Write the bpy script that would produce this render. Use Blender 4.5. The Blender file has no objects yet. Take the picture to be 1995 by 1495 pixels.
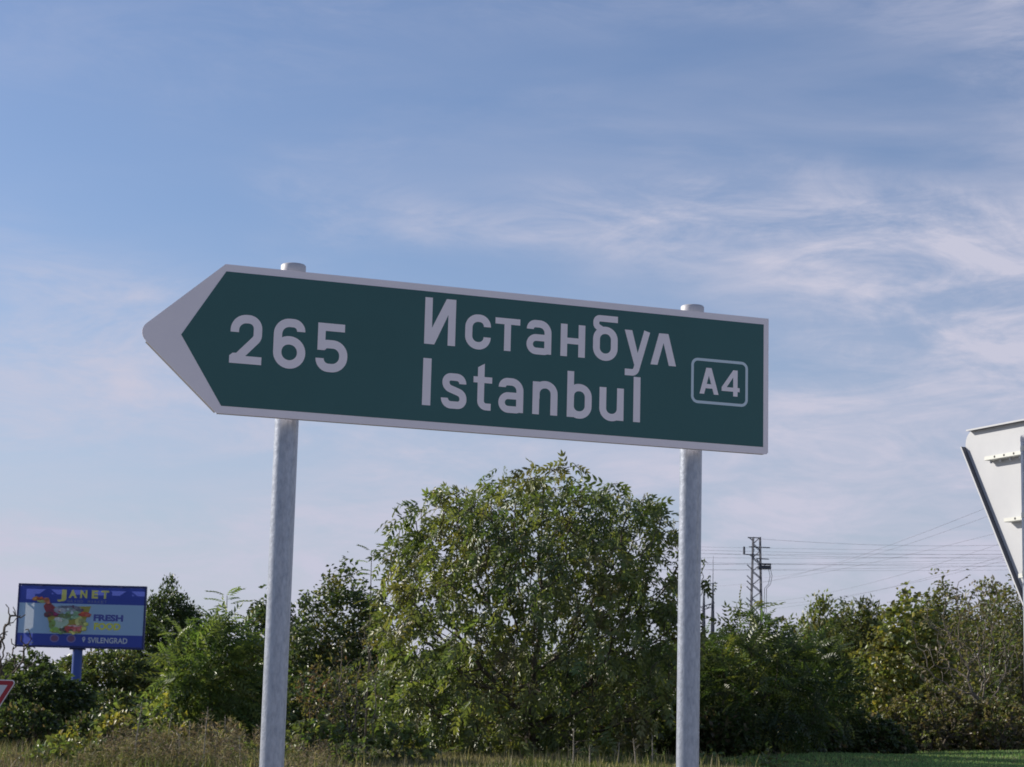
import bpy, bmesh, math, random
import numpy as np
from mathutils import Vector
from mathutils.geometry import tessellate_polygon

sc = bpy.context.scene
C = sc.collection
R = math.radians

# ------------------------------------------------------------------ camera
PITCH, ROLL, FPX = R(9.45), R(1.456), 3950.0        # FPX in pixels of a 1995 px wide picture
CAM = np.array([0.0, 0.0, 1.6])
F_ = np.array([0, math.cos(PITCH), math.sin(PITCH)])
r0_ = np.array([1.0, 0, 0]); u0_ = np.array([0, -math.sin(PITCH), math.cos(PITCH)])
R_ = math.cos(ROLL) * r0_ + math.sin(ROLL) * u0_
U_ = math.cos(ROLL) * u0_ - math.sin(ROLL) * r0_
cd = bpy.data.cameras.new('camera'); cam = bpy.data.objects.new('camera', cd); C.objects.link(cam)
from mathutils import Matrix
m = Matrix.Identity(4)
for i in range(3):
    m[i][0], m[i][1], m[i][2], m[i][3] = R_[i], U_[i], -F_[i], CAM[i]
cam.matrix_world = m
cd.sensor_fit = 'HORIZONTAL'; cd.sensor_width = 36; cd.lens = FPX / 1995 * 36
cd.clip_start = 0.1; cd.clip_end = 12000
cd.dof.use_dof = True; cd.dof.focus_distance = 6.6; cd.dof.aperture_fstop = 24
sc.camera = cam

# ------------------------------------------------------------------ sky and sun
SUN_EL, SUN_BACK = R(27), R(24.5)                     # sun low on the left, a little beyond the sign
S_ = Vector((-math.cos(SUN_BACK) * math.cos(SUN_EL), math.sin(SUN_BACK) * math.cos(SUN_EL), math.sin(SUN_EL)))
w = bpy.data.worlds.new('World'); sc.world = w; w.use_nodes = True
nt = w.node_tree; nt.nodes.clear()
def N(t, **k):
    n = nt.nodes.new(t)
    for a, b in k.items(): setattr(n, a, b)
    return n
def LK(a, b): nt.links.new(a, b)
sky = N('ShaderNodeTexSky', sky_type='NISHITA', sun_disc=False)
sky.sun_elevation = SUN_EL; sky.sun_rotation = math.atan2(S_.x, S_.y)
sky.altitude = 100; sky.air_density = 1.0; sky.dust_density = 0.5; sky.ozone_density = 3.0
def vmath(op, a, b=None):
    n = N('ShaderNodeVectorMath', operation=op); LK(a, n.inputs[0])
    if b is not None: n.inputs[1].default_value = b
    return n.outputs[0]
def fmath(op, a, b=None, c=None, clamp=False):
    n = N('ShaderNodeMath', operation=op, use_clamp=clamp)
    for i, v in enumerate((a, b, c)):
        if v is None: continue
        if isinstance(v, (int, float)): n.inputs[i].default_value = v
        else: LK(v, n.inputs[i])
    return n.outputs[0]
def mrange(v, a, b, c=0.0, d=1.0):
    n = N('ShaderNodeMapRange', interpolation_type='SMOOTHSTEP'); LK(v, n.inputs[0])
    for i, x in zip((1, 2, 3, 4), (a, b, c, d)): n.inputs[i].default_value = x
    return n.outputs[0]
tc = N('ShaderNodeTexCoord'); sep = N('ShaderNodeSeparateXYZ'); LK(tc.outputs['Generated'], sep.inputs[0])
def cloud(scale, rot, loc, nscale, detail, rough, dist, lo, hi):
    mp = N('ShaderNodeMapping'); mp.inputs['Scale'].default_value = scale; mp.inputs['Rotation'].default_value = rot
    mp.inputs['Location'].default_value = loc
    LK(tc.outputs['Generated'], mp.inputs[0])
    nz = N('ShaderNodeTexNoise'); nz.inputs['Scale'].default_value = nscale; nz.inputs['Detail'].default_value = detail
    nz.inputs['Roughness'].default_value = rough; nz.inputs['Distortion'].default_value = dist
    LK(mp.outputs[0], nz.inputs['Vector'])
    return mrange(nz.outputs['Fac'], lo, hi)
big = cloud((1.6, 1.6, 5.0), (0, R(-10), 0), (1.7, 0.3, 0.35), 1.7, 3, .5, .5, .34, .58)        # where cirrus lies
wisp = cloud((4.2, 4.2, 13.0), (0, R(14), 0), (0.4, 0, 1.3), 2.4, 12, .64, .9, .36, .74)       # combed streaks
fine = cloud((7.0, 7.0, 30.0), (0, R(-9), 0), (2.4, 0, 0.3), 3.0, 12, .68, .7, .30, .80)
veil = cloud((1.5, 1.5, 9.0), (0, R(-6), 0), (3.1, 1.0, 0.0), 2.0, 6, .55, .5, .30, .80)
el = sep.outputs['Z']
front = fmath('SUBTRACT', el, fmath('MULTIPLY', sep.outputs['X'], .42))
lowsky = mrange(front, .41, .16)                        # cirrus thickens towards the horizon
cl = fmath('MULTIPLY', fmath('MULTIPLY', big, fmath('ADD', fmath('MULTIPLY', wisp, .85), fmath('MULTIPLY', fine, .40))), fmath('ADD', fmath('MULTIPLY', lowsky, .86), .14))
cl2 = fmath('MULTIPLY', fmath('MULTIPLY', veil, lowsky), .40)
cov = fmath('ADD', cl, cl2, clamp=True)
tint = N('ShaderNodeMix', data_type='RGBA', blend_type='MULTIPLY'); tint.inputs[0].default_value = 1; LK(sky.outputs[0], tint.inputs[6]); tint.inputs[7].default_value = (1.04, .985, 1.06, 1)
mix = N('ShaderNodeMix', data_type='RGBA'); LK(cov, mix.inputs[0])
haze = N('ShaderNodeMix', data_type='RGBA'); LK(mrange(el, .26, -.02, 0, .75), haze.inputs[0]); LK(tint.outputs[2], haze.inputs[6]); haze.inputs[7].default_value = (4.25, 4.55, 5.75, 1)
LK(haze.outputs[2], mix.inputs[6]); mix.inputs[7].default_value = (5.35, 5.4, 6.6, 1)
bg = N('ShaderNodeBackground'); bg.inputs['Strength'].default_value = 0.098
LK(mix.outputs[2], bg.inputs[0])
out = N('ShaderNodeOutputWorld'); LK(bg.outputs[0], out.inputs[0])
sd = bpy.data.lights.new('sun', 'SUN'); sd.energy = 5.0; sd.angle = R(0.53); sd.color = (1, .93, .83)
so = bpy.data.objects.new('sun', sd); C.objects.link(so); so.rotation_euler = S_.to_track_quat('Z', 'Y').to_euler()
sc.view_settings.view_transform = 'Standard'; sc.view_settings.look = 'None'
sc.view_settings.exposure = .12; sc.view_settings.gamma = 1; sc.view_settings.use_curve_mapping = False
sc.cycles.max_bounces = 8; sc.cycles.diffuse_bounces = 4; sc.cycles.transmission_bounces = 4
sc.cycles.transparent_max_bounces = 8; sc.cycles.use_denoising = True
sc.cycles.filter_width = 1.7

# ------------------------------------------------------------------ helpers
def at(px, py, D):
    """world point seen at photo pixel (px, py) that stands D metres ahead"""
    d = F_ + (px - 997.5) / FPX * R_ + (747.5 - py) / FPX * U_
    return CAM + d * (D / d[1])
def smooth(t):
    t = np.clip(t, 0, 1); return t * t * (3 - 2 * t)
def ground(x, y):
    x = np.asarray(x, float); y = np.asarray(y, float)
    z = .86 * smooth((y - 10) / 30) + .010 * np.clip(y - 40, 0, 150)
    z = z + .022 * np.clip(x, -4, 16) * smooth((y - 20) / 25)
    near = smooth((y - 12) / 15) * (1 - smooth((y - 70) / 30))
    z = z + near * (.035 * np.sin(x * .9 + y * .35) + .03 * np.sin(x * .37 - y * .8 + 1))
    return z

MATS = {}
def material(name, base=(.5, .5, .5), rough=.6, metal=0.0, spec=.5, noise=None, bump=None, trans=None, attr=None, coat=0):
    """noise=(scale, colour2, low, high[, stretch]); bump=(scale, strength); trans=(mix, colour)"""
    if name in MATS: return MATS[name]
    mt = bpy.data.materials.new(name); mt.use_nodes = True; t = mt.node_tree; t.nodes.clear()
    o = t.nodes.new('ShaderNodeOutputMaterial'); p = t.nodes.new('ShaderNodeBsdfPrincipled')
    p.inputs['Base Color'].default_value = (*base, 1); p.inputs['Roughness'].default_value = rough
    p.inputs['Metallic'].default_value = metal; p.inputs['Specular IOR Level'].default_value = spec
    p.inputs['Coat Weight'].default_value = coat
    tcn = t.nodes.new('ShaderNodeTexCoord')
    colsock = None
    if attr:
        a = t.nodes.new('ShaderNodeAttribute'); a.attribute_name = attr; colsock = a.outputs['Color']
    if noise:
        mp = t.nodes.new('ShaderNodeMapping'); t.links.new(tcn.outputs['Object'], mp.inputs[0])
        if len(noise) > 4: mp.inputs['Scale'].default_value = noise[4]
        nz = t.nodes.new('ShaderNodeTexNoise'); nz.inputs['Scale'].default_value = noise[0]; nz.inputs['Detail'].default_value = 6
        nz.inputs['Roughness'].default_value = .65
        t.links.new(mp.outputs[0], nz.inputs['Vector'])
        mr = t.nodes.new('ShaderNodeMapRange'); mr.inputs[1].default_value = noise[2]; mr.inputs[2].default_value = noise[3]
        t.links.new(nz.outputs['Fac'], mr.inputs[0])
        mx = t.nodes.new('ShaderNodeMix'); mx.data_type = 'RGBA'; t.links.new(mr.outputs[0], mx.inputs[0])
        mx.inputs[6].default_value = (*base, 1); mx.inputs[7].default_value = (*noise[1], 1)
        if colsock: t.links.new(colsock, mx.inputs[6])
        colsock = mx.outputs[2]
    if colsock: t.links.new(colsock, p.inputs['Base Color'])
    if bump:
        nb = t.nodes.new('ShaderNodeTexNoise'); nb.inputs['Scale'].default_value = bump[0]; nb.inputs['Detail'].default_value = 5
        t.links.new(tcn.outputs['Object'], nb.inputs['Vector'])
        bp = t.nodes.new('ShaderNodeBump'); bp.inputs['Strength'].default_value = bump[1]; bp.inputs['Distance'].default_value = .01
        t.links.new(nb.outputs['Fac'], bp.inputs['Height']); t.links.new(bp.outputs[0], p.inputs['Normal'])
    last = p.outputs[0]
    if trans:
        tr = t.nodes.new('ShaderNodeBsdfTranslucent'); ms = t.nodes.new('ShaderNodeMixShader')
        ms.inputs[0].default_value = trans[0]
        if colsock:
            mm = t.nodes.new('ShaderNodeMix'); mm.data_type = 'RGBA'; mm.blend_type = 'MULTIPLY'; mm.inputs[0].default_value = 1
            t.links.new(colsock, mm.inputs[6]); mm.inputs[7].default_value = (*trans[1], 1); t.links.new(mm.outputs[2], tr.inputs[0])
        else: tr.inputs[0].default_value = (*trans[1], 1)
        t.links.new(p.outputs[0], ms.inputs[1]); t.links.new(tr.outputs[0], ms.inputs[2]); last = ms.outputs[0]
    t.links.new(last, o.inputs[0]); MATS[name] = mt
    return mt

def tag(o, label=None, cat=None, group=None, kind=None):
    if label: o['label'] = label
    if cat: o['category'] = cat
    if group: o['group'] = group
    if kind: o['kind'] = kind
    return o
def empty(name, loc, label, cat, group=None, rz=0):
    o = bpy.data.objects.new(name, None); C.objects.link(o); o.location = loc; o.rotation_euler = (0, 0, rz)
    o.empty_display_size = .2
    return tag(o, label, cat, group)
def link(name, me, mat=None, parent=None):
    o = bpy.data.objects.new(name, me); C.objects.link(o)
    if mat is not None and not me.materials: me.materials.append(mat)
    if parent is not None: o.parent = parent
    return o
def raw(name, V, tris, col=None, smooth_shade=False):
    """mesh from arrays: V (n,3), tris (m,3) or a list of polygons, col (n,3)"""
    me = bpy.data.meshes.new(name)
    if isinstance(tris, np.ndarray):
        n, k = tris.shape
        me.vertices.add(len(V)); me.vertices.foreach_set('co', np.ascontiguousarray(V, np.float32).ravel())
        me.loops.add(n * k); me.loops.foreach_set('vertex_index', np.ascontiguousarray(tris, np.int32).ravel())
        me.polygons.add(n); me.polygons.foreach_set('loop_start', np.arange(0, n * k, k, dtype=np.int32))
        me.polygons.foreach_set('loop_total', np.full(n, k, np.int32))
    else:
        me.from_pydata([tuple(v) for v in V], [], tris)
    if col is not None:
        a = me.color_attributes.new('Col', 'FLOAT_COLOR', 'POINT')
        a.data.foreach_set('color', np.concatenate([col, np.ones((len(col), 1))], 1).astype(np.float32).ravel())
    if smooth_shade: me.polygons.foreach_set('use_smooth', np.ones(len(me.polygons), bool))
    me.update(calc_edges=True); me.validate()
    return me
class MB:
    """collects simple solids into one mesh"""
    def __init__(s): s.V = []; s.P = []
    def add(s, V, P):
        b = len(s.V); s.V += [tuple(map(float, v)) for v in V]; s.P += [tuple(b + i for i in p) for p in P]; return s
    def box(s, c, d):
        x, y, z = c; a, b, e = d[0] / 2, d[1] / 2, d[2] / 2
        V = [(x + i * a, y + j * b, z + k * e) for k in (-1, 1) for j in (-1, 1) for i in (-1, 1)]
        return s.add(V, [(0, 2, 3, 1), (4, 5, 7, 6), (0, 1, 5, 4), (2, 6, 7, 3), (0, 4, 6, 2), (1, 3, 7, 5)])
    def tube(s, pts, rads, n=8, cap=True):
        pts = [np.array(p, float) for p in pts]
        if not hasattr(rads, '__len__'): rads = [rads] * len(pts)
        V = []; P = []
        for i, p in enumerate(pts):
            d = pts[min(i + 1, len(pts) - 1)] - pts[max(i - 1, 0)]; d /= np.linalg.norm(d) + 1e-12
            h = np.array([0, 0, 1.0]) if abs(d[2]) < .9 else np.array([1.0, 0, 0])
            a = np.cross(d, h); a /= np.linalg.norm(a); b = np.cross(d, a)
            V += [p + rads[i] * (math.cos(2 * math.pi * k / n) * a + math.sin(2 * math.pi * k / n) * b) for k in range(n)]
        for i in range(len(pts) - 1):
            for k in range(n):
                P.append((i * n + k, i * n + (k + 1) % n, (i + 1) * n + (k + 1) % n, (i + 1) * n + k))
        if cap: P += [tuple(range(n))[::-1], tuple(range((len(pts) - 1) * n, len(pts) * n))]
        return s.add(V, P)
    def bar(s, a, b, w, h=None):
        """square bar between two points"""
        return s.tube([a, b], (w if h is None else h) * .7071, 4)
    def prism(s, poly, y0, y1):
        """extrude an (x,z) outline from y0 to y1"""
        n = len(poly); V = [(x, y0, z) for x, z in poly] + [(x, y1, z) for x, z in poly]
        tri = tessellate_polygon([[Vector((x, z, 0)) for x, z in poly]])
        P = [tuple(t) for t in tri] + [tuple(n + i for i in reversed(t)) for t in tri]
        P += [(i, (i + 1) % n, n + (i + 1) % n, n + i) for i in range(n)]
        return s.add(V, P)
    def build(s, name, mat, parent=None, smooth_shade=False, bevel=0):
        me = bpy.data.meshes.new(name); me.from_pydata(s.V, [], s.P); me.update()
        bm = bmesh.new(); bm.from_mesh(me); bmesh.ops.recalc_face_normals(bm, faces=bm.faces)
        if bevel:
            es = [e for e in bm.edges if len(e.link_faces) == 2 and e.calc_face_angle(0) > .7]
            bmesh.ops.bevel(bm, geom=es, offset=bevel, segments=2, affect='EDGES', clamp_overlap=True)
        bm.to_mesh(me); bm.free()
        if smooth_shade:
            for p in me.polygons: p.use_smooth = True
            me.set_sharp_from_angle(angle=R(40))
        return link(name, me, mat, parent)
def arc_path(pts, radii, closed=False, seg=9):
    """polyline with rounded corners"""
    pts = [np.array(p, float) for p in pts]; n = len(pts); out = []
    for i, p in enumerate(pts):
        r = radii[i] if hasattr(radii, '__len__') else radii
        if (not closed and i in (0, n - 1)) or r <= 0: out.append(p); continue
        a = pts[(i - 1) % n] - p; b = pts[(i + 1) % n] - p; la, lb = np.linalg.norm(a), np.linalg.norm(b)
        a /= la; b /= lb; ang = math.acos(max(-1, min(1, float(a @ b)))); 
        if ang > 3.1: out.append(p); continue
        rr = lambda j: (radii[j % n] if hasattr(radii, '__len__') else radii) if closed or 0 < j < n - 1 else 0
        t = min(r / math.tan(ang / 2), la * (.499 if rr(i - 1) > 0 else .98), lb * (.499 if rr(i + 1) > 0 else .98))
        r = t * math.tan(ang / 2); bis = (a + b) / np.linalg.norm(a + b); c = p + bis * r / math.sin(ang / 2)
        s0 = p + a * t - c; s1 = p + b * t - c
        a0 = math.atan2(s0[1], s0[0]); a1 = math.atan2(s1[1], s1[0]); da = (a1 - a0 + math.pi) % (2 * math.pi) - math.pi
        out += [c + r * np.array([math.cos(a0 + da * k / seg), math.sin(a0 + da * k / seg)]) for k in range(seg + 1)]
    return out
def ribbon(path, width, closed=False):
    """outline pair for a stroke of even width: returns (left, right) point lists"""
    n = len(path); L = []; Rr = []
    for i in range(n):
        if closed: a, b = path[i - 1], path[(i + 1) % n]; 
        else: a, b = path[max(i - 1, 0)], path[min(i + 1, n - 1)]
        p = path[i]; d1 = p - a; d2 = b - p
        if np.linalg.norm(d1) < 1e-9: d1 = d2
        if np.linalg.norm(d2) < 1e-9: d2 = d1
        d1 = d1 / np.linalg.norm(d1); d2 = d2 / np.linalg.norm(d2); t = d1 + d2; t /= np.linalg.norm(t)
        nn = np.array([-t[1], t[0]]); k = width / 2 / max(.4, float(nn @ np.array([-d1[1], d1[0]])))
        L.append(p + nn * k); Rr.append(p - nn * k)
    return L, Rr
def glyph(name, pieces, pos, mat, parent, y0, thick=.0004, scale=1.0):
    """flat letter from polygons ('g', pts) and strokes ('p', pts, radii, width[, closed]); pieces step 0.15 mm apart"""
    mb = MB()
    for k, pc in enumerate(pieces):
        y = y0 - thick - k * .00015
        if pc[0] == 'g':
            pts = [(pos[0] + x * scale, pos[1] + z * scale) for x, z in pc[1]]
            tri = tessellate_polygon([[Vector((x, z, 0)) for x, z in pts]])
            mb.add([(x, y, z) for x, z in pts], [tuple(t) for t in tri])
        else:
            cl = len(pc) > 4 and pc[4]
            L, Q = ribbon(arc_path(pc[1], pc[2], cl), pc[3], cl); n = len(L)
            V = [(pos[0] + p[0] * scale, y, pos[1] + p[1] * scale) for p in L + Q]
            mb.add(V, [(i, (i + 1) % n, n + (i + 1) % n, n + i) for i in range(n if cl else n - 1)])
    return mb.build(name, mat, parent)
def rect(x0, z0, x1, z1): return [(x0, z0), (x1, z0), (x1, z1), (x0, z1)]

# ------------------------------------------------------------------ materials
M_leaf = material('leaf', rough=.40, spec=.5, attr='Col', trans=(.40, (1.25, 1.3, .6)))
M_grass = material('grass_blade', rough=.6, spec=.25, attr='Col', trans=(.35, (1.1, 1.15, .6)))
M_bark = material('bark', (.085, .068, .052), .9, noise=(14, (.16, .14, .115), .4, .7), bump=(30, .6), spec=.2)
M_bark_pale = material('pale_bark', (.15, .125, .10), .9, noise=(14, (.25, .22, .185), .4, .7), bump=(30, .6), spec=.2)
M_galv = material('galvanised_steel', (.43, .46, .52), .40, metal=.50, noise=(95, (.29, .32, .38), .36, .66, (1, 1, .35)), bump=(70, .12))
M_cap = material('cap_plastic', (.50, .50, .53), .5)
M_white = material('white_sheeting', (.90, .83, .85), .42, spec=.4, noise=(3, (.80, .74, .78), .3, .8))
M_green = material('green_sheeting', (.014, .094, .090), .36, spec=.5, noise=(2.5, (.018, .106, .104), .3, .8))
M_alu = material('aluminium', (.55, .55, .57), .45, metal=.6)
M_edge = material('panel_edge', (.42, .42, .45), .55, metal=.3)

# ------------------------------------------------------------------ ground
def axis(lo, hi, fine, n1, n2):
    a = np.linspace(-fine, fine, n1); g = np.geomspace(fine, max(-lo, hi), n2)[1:]
    return np.concatenate([-g[::-1], a, g])
gx = axis(-4000, 4000, 40, 161, 26)
gy = np.concatenate([[-300, -150, -60, -20], np.linspace(0, 90, 181), np.geomspace(90, 5000, 24)[1:]])
GX, GY = np.meshgrid(gx, gy); GZ = ground(GX, GY)
nx, ny = len(gx), len(gy)
idx = np.arange(nx * ny).reshape(ny, nx)
q = np.stack([idx[:-1, :-1], idx[:-1, 1:], idx[1:, 1:], idx[1:, :-1]], -1).reshape(-1, 4)
M_soil = material('meadow_soil', (.055, .062, .024), .95, noise=(.8, (.11, .098, .055), .35, .65), bump=(8, .8), spec=.1)
tag(link('ground', raw('ground', np.stack([GX, GY, GZ], -1).reshape(-1, 3), q, smooth_shade=True), M_soil), kind='structure')

def strip(name, y0, y1, dz, mat):
    xs = np.array([-60, -20, 0, 20, 60.0]); V = np.array([(x, y, float(ground(x, max(y, 0))) + dz) for y in (y0, (y0 + y1) / 2, y1) for x in xs])
    F4 = np.array([(r * 5 + k, r * 5 + k + 1, (r + 1) * 5 + k + 1, (r + 1) * 5 + k) for r in range(2) for k in range(4)])
    tag(link(name, raw(name, V, F4), mat), kind='structure')
strip('road', -9.0, 3.6, .008, material('road_surface', (.20, .195, .19), .9, noise=(3, (.26, .255, .245), .3, .7), bump=(80, .3)))  # out of view; added as a pale surface bouncing sun onto the sign face
strip('gravel_verge', 3.6, 9.6, .004, material('gravel', (.26, .24, .21), .95, noise=(25, (.36, .34, .30), .3, .7), bump=(60, .8)))  # unseen too; pale strip added for the same bounce onto the sign

# ------------------------------------------------------------------ the direction sign
PX, PD, PZ, PYAW, PL, PH = -0.90507, 6.2, 2.98766, 0.341714, 1.89065, 0.47208
sx, sy = math.cos(PYAW), math.sin(PYAW)
def panel_world(u, v, off=0.0):          # off: metres behind the face
    return Vector((PX + sx * u - sy * off, PD + sy * u + cx_(off), PZ - PH + v))
def cx_(off): return sx * off
sign = empty('direction_sign', (PX, PD, PZ - PH), 'green arrow-shaped road sign pointing left, reading 265, Istanbul and A4', 'road sign', rz=PYAW)
TIP = arc_path([(-.006, 0), (-.266, .236), (0, PH)], [0, .036, 0])
outline = [(PL, PH), (0, PH)][1:] + [tuple(p) for p in reversed(TIP)][1:-1] + [(-.006, 0), (PL - .006, 0), (PL, .006), (PL, PH - .002)]
mb = MB().prism(outline, 0, .0025); pan = mb.build('panel', M_white, sign)
# returned edges behind the face
rim = MB(); n = len(outline)
for i in range(n):
    a, b = np.array(outline[i]), np.array(outline[(i + 1) % n]); d = b - a; L_ = np.linalg.norm(d)
    if L_ < .2: continue
    d /= L_; nn = np.array([-d[1], d[0]])                # inward for a counter-clockwise outline
    a2, b2 = a + d * .004 + nn * .0006, b - d * .004 + nn * .0006
    rim.add([(p[0] + o[0], y, p[1] + o[1]) for y in (.0026, .026) for p, o in ((a2, (0, 0)), (b2, (0, 0)), (b2, nn * .0022), (a2, nn * .0022))],
            [(0, 1, 2, 3), (4, 7, 6, 5), (0, 4, 5, 1), (1, 5, 6, 2), (2, 6, 7, 3), (3, 7, 4, 0)])
rim.build('edge_flange', M_edge, sign)
fld = [(.0035, .4490), (-.1277, .2364), (.0075, .0238), (1.8715, .0238), (1.8715, .4480)]
mb = MB().prism(fld, -.0006, -.0001); mb.build('green_field', M_green, sign)
Y0 = -.0006
s = .0245; e = s / 2; h = .1085; o = .0036; cap = .153
g_i = [('g', [(0, 0), (.0347, 0), (.0795, .1006), (.0795, 0), (.105, 0), (.105, cap), (.0726, cap), (.0252, .054), (.0252, cap), (0, cap)])]
def g_c(w): return [('p', [(w - e, .0725), (w - e, h + o - e), (e, h + o - e), (e, -o + e), (w - e, -o + e), (w - e, .0385)], w / 2 - e, s)]
g_t = [('g', [(0, h), (0, h - .0205), (.0315, h - .0205), (.0315, 0), (.0545, 0), (.0545, h - .0205), (.0862, h - .0205), (.0862, h)])]
def g_a(w): return [('p', [(e + .001, .081), (e + .001, h + o - e), (w - e, h + o - e), (w - e, 0)], w / 2 - e - .002, s),
                    ('p', [(w - e, .0537), (e, .0537), (e, -o + e), (w - .018, -o + e), (w - .012, .020)], [0, .026, .026, .012, 0], s - .002)]
g_n = [('g', [(0, 0), (s - .001, 0), (s - .001, .0425), (.0633, .0425), (.0633, 0), (.087, 0), (.087, h), (.0633, h), (.0633, .0630), (s - .001, .0630), (s - .001, h), (0, h)])]
g_b = [('p', [(e, .05), (e, -o + e), (.0885 - e, -o + e), (.0885 - e, .1115 - e), (e, .1115 - e)], [0, .031, .031, .031, .031], s, True),
       ('p', [(.030, .1015), (.0105, .1125), (.0105, .1385), (.0880, .1385)], [0, .012, .013, 0], .0215)]
g_u = [('p', [(.0818, h), (.0405, -.0345), (.0025, -.0345)], [0, .016, 0], .0222), ('g', [(0, h), (.0272, h), (.0500, .026), (.0400, -.0084), (.0361, -.0084)])]
g_l = [('g', [(0, 0), (.0255, 0), (.0469, .076), (.0672, 0), (.0935, 0), (.0645, h), (.0302, h)])]
g_I = [('g', rect(0, 0, .0280, cap))]
g_s = [('p', [(.0725, .0785), (.0725, h + o - e), (e + .003, h + o - e), (e + .003, .0665), (.0745, .0455), (.0745, -o + e), (e - .0005, -o + e), (e - .0005, .0305)],
        [0, .0275, .0275, .022, .022, .0275, .0275, 0], s - .0005)]
g_tt = [('p', [(.0260, .100), (.0260, .0108), (.0612, .0108)], [0, .019, 0], .0228), ('g', [(.0146, .098), (.0374, .098), (.0374, .1525), (.0146, .139)]),
        ('g', rect(0, .0885, .0640, .1085))]
g_nn = [('g', rect(0, 0, s - .001, h)), ('p', [(e, .052), (e, h + o - e), (.0875 - e, h + o - e), (.0875 - e, 0)], .0305, s)]
g_bb = [('g', rect(0, 0, s - .001, cap)), ('p', [(e, .05), (e, -o + e), (.0875 - e, -o + e), (.0875 - e, h + o - e), (e, h + o - e)], [0, .029, .031, .031, .029], s, True)]
g_uu = [('g', rect(.063, 0, .0872, h)), ('p', [(e, h), (e, -o + e), (.0872 - e, -o + e), (.0872 - e, .056)], .0305, s)]
g_ll = [('g', rect(0, 0, .0248, .1520))]
B1, B2 = .2760, .0750
for nm_, pcs, u, v in [('i', g_i, .6562, B1), ('s', g_c(.088), .7945, B1), ('t', g_t, .8976, B1), ('a', g_a(.088), 1.0060, B1), ('n', g_n, 1.1266, B1),
                       ('b', g_b, 1.2420, B1), ('u', g_u, 1.3552, B1), ('l', g_l, 1.4505, B1 - .0015),
                       ('I', g_I, .6557, B2 + .0012), ('s', g_s, .7190, B2), ('t', g_tt, .8276, B2), ('a', g_a(.087), .9136, B2), ('n', g_nn, 1.0326, B2),
                       ('b', g_bb, 1.1535, B2), ('u', g_uu, 1.2684, B2), ('l', g_ll, 1.3904, B2)]:
    glyph('letter', pcs, (u, v), M_white, sign, Y0)
s2 = .0268; e2 = s2 / 2
g2 = [('p', [(e2 + .0005, .0985), (e2 + .0005, .1555 - e2), (.1005 - e2, .1555 - e2), (.1005 - e2, .084), (.0260, .0180)], [0, .0365, .0365, .026, 0], s2), ('g', [(0, 0), (.1020, 0), (.1020, .0247), (.030, .0247), (.024, .0330), (.010, .0320), (0, .0235)])]
g6 = [('p', [(e2, .05), (e2, -.003 + e2), (.1035 - e2, -.003 + e2), (.1035 - e2, .1005 - e2), (e2, .1005 - e2)], [0, .038, .038, .038, .038], s2, True),
      ('p', [(e2, .045), (e2, .1565 - e2), (.1010 - e2, .1565 - e2), (.1010 - e2, .1170)], [0, .0375, .0375, 0], s2)]
g5 = [('g', [(.0050, .0660), (.0290, .0660), (.0300, .0800), (.0300, .1285), (.0925, .1285), (.0925, .1535), (.0050, .1535)]),
      ('p', [(.0190, .0690), (.0200, .1000 - e2), (.1035 - e2, .1000 - e2), (.1035 - e2, -.003 + e2), (e2, -.003 + e2), (e2, .0400)], [0, .020, .037, .037, .037, 0], s2)]
for pcs, u, v in [(g2, .0250, .1610), (g6, .1630, .1605), (g5, .3000, .1600)]:
    glyph('digit', pcs, (u, v), M_white, sign, Y0)
gA = [('g', [(0, 0), (.0172, 0), (.0415, .0900), (.0245, .0900)]), ('g', [(.0532, 0), (.0708, 0), (.0440, .0900), (.0260, .0900)]), ('g', rect(.0150, .0195, .0560, .0345))]
g4 = [('g', rect(.0432, 0, .0597, .0900)), ('g', rect(0, .0160, .0677, .0300)), ('g', [(0, .0290), (.0185, .0290), (.0432, .0655), (.0500, .0900), (.0428, .0900)])]
glyph('letter', gA, (1.6319, .1898), M_white, sign, Y0); glyph('digit', g4, (1.7140, .1892), M_white, sign, Y0)
bx0, bx1, bz0, bz1, bw = 1.6005, 1.8125, .1560, .3112, .0095
glyph('route_number_frame', [('p', [(bx0 + bw / 2, (bz0 + bz1) / 2), (bx0 + bw / 2, bz0 + bw / 2), (bx1 - bw / 2, bz0 + bw / 2), (bx1 - bw / 2, bz1 - bw / 2), (bx0 + bw / 2, bz1 - bw / 2)],
                                  [0, .020, .020, .020, .020], bw, True)], (0, 0), material('route_frame', (.55, .66, .72), .4), sign, Y0)
# rails and clamps on the back, two round posts with caps
for v in (.11, .36):
    MB().box((.93, .0395, v), (1.70, .026, .040)).build('mounting_rail', M_alu, sign, bevel=.002)
PR = .038; POFF = .0545 + PR
for k, (u, ztop) in enumerate(((.2385, .512), (1.6452, .5085))):
    p = panel_world(u, 0, POFF)
    gz = float(ground(p.x, p.y)); top = p.z + ztop
    lab = ('galvanised steel post under the arrow end of the green sign', 'galvanised steel post under the square right end of the green sign')[k]
    po = empty('sign_post', (p.x, p.y, gz), lab, 'post', 'posts carrying the green sign')
    MB().tube([(0, 0, -.3), (0, 0, top - gz - .008)], PR, 40).build('tube', M_galv, po, True)
    cp = MB(); cp.tube([(0, 0, top - gz - .030), (0, 0, top - gz - .004), (0, 0, top - gz), (0, 0, top - gz + .0012)], [PR + .0022, PR + .0022, PR - .001, PR - .006], 40)
    cp.build('cap', M_cap, po, True)
    for v in (.11, .36, ):
        cl = MB().tube([(0, 0, p.z + v - gz - .018), (0, 0, p.z + v - gz + .018)], PR + .004, 32); cl.build('clamp', M_alu, po, True)

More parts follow.
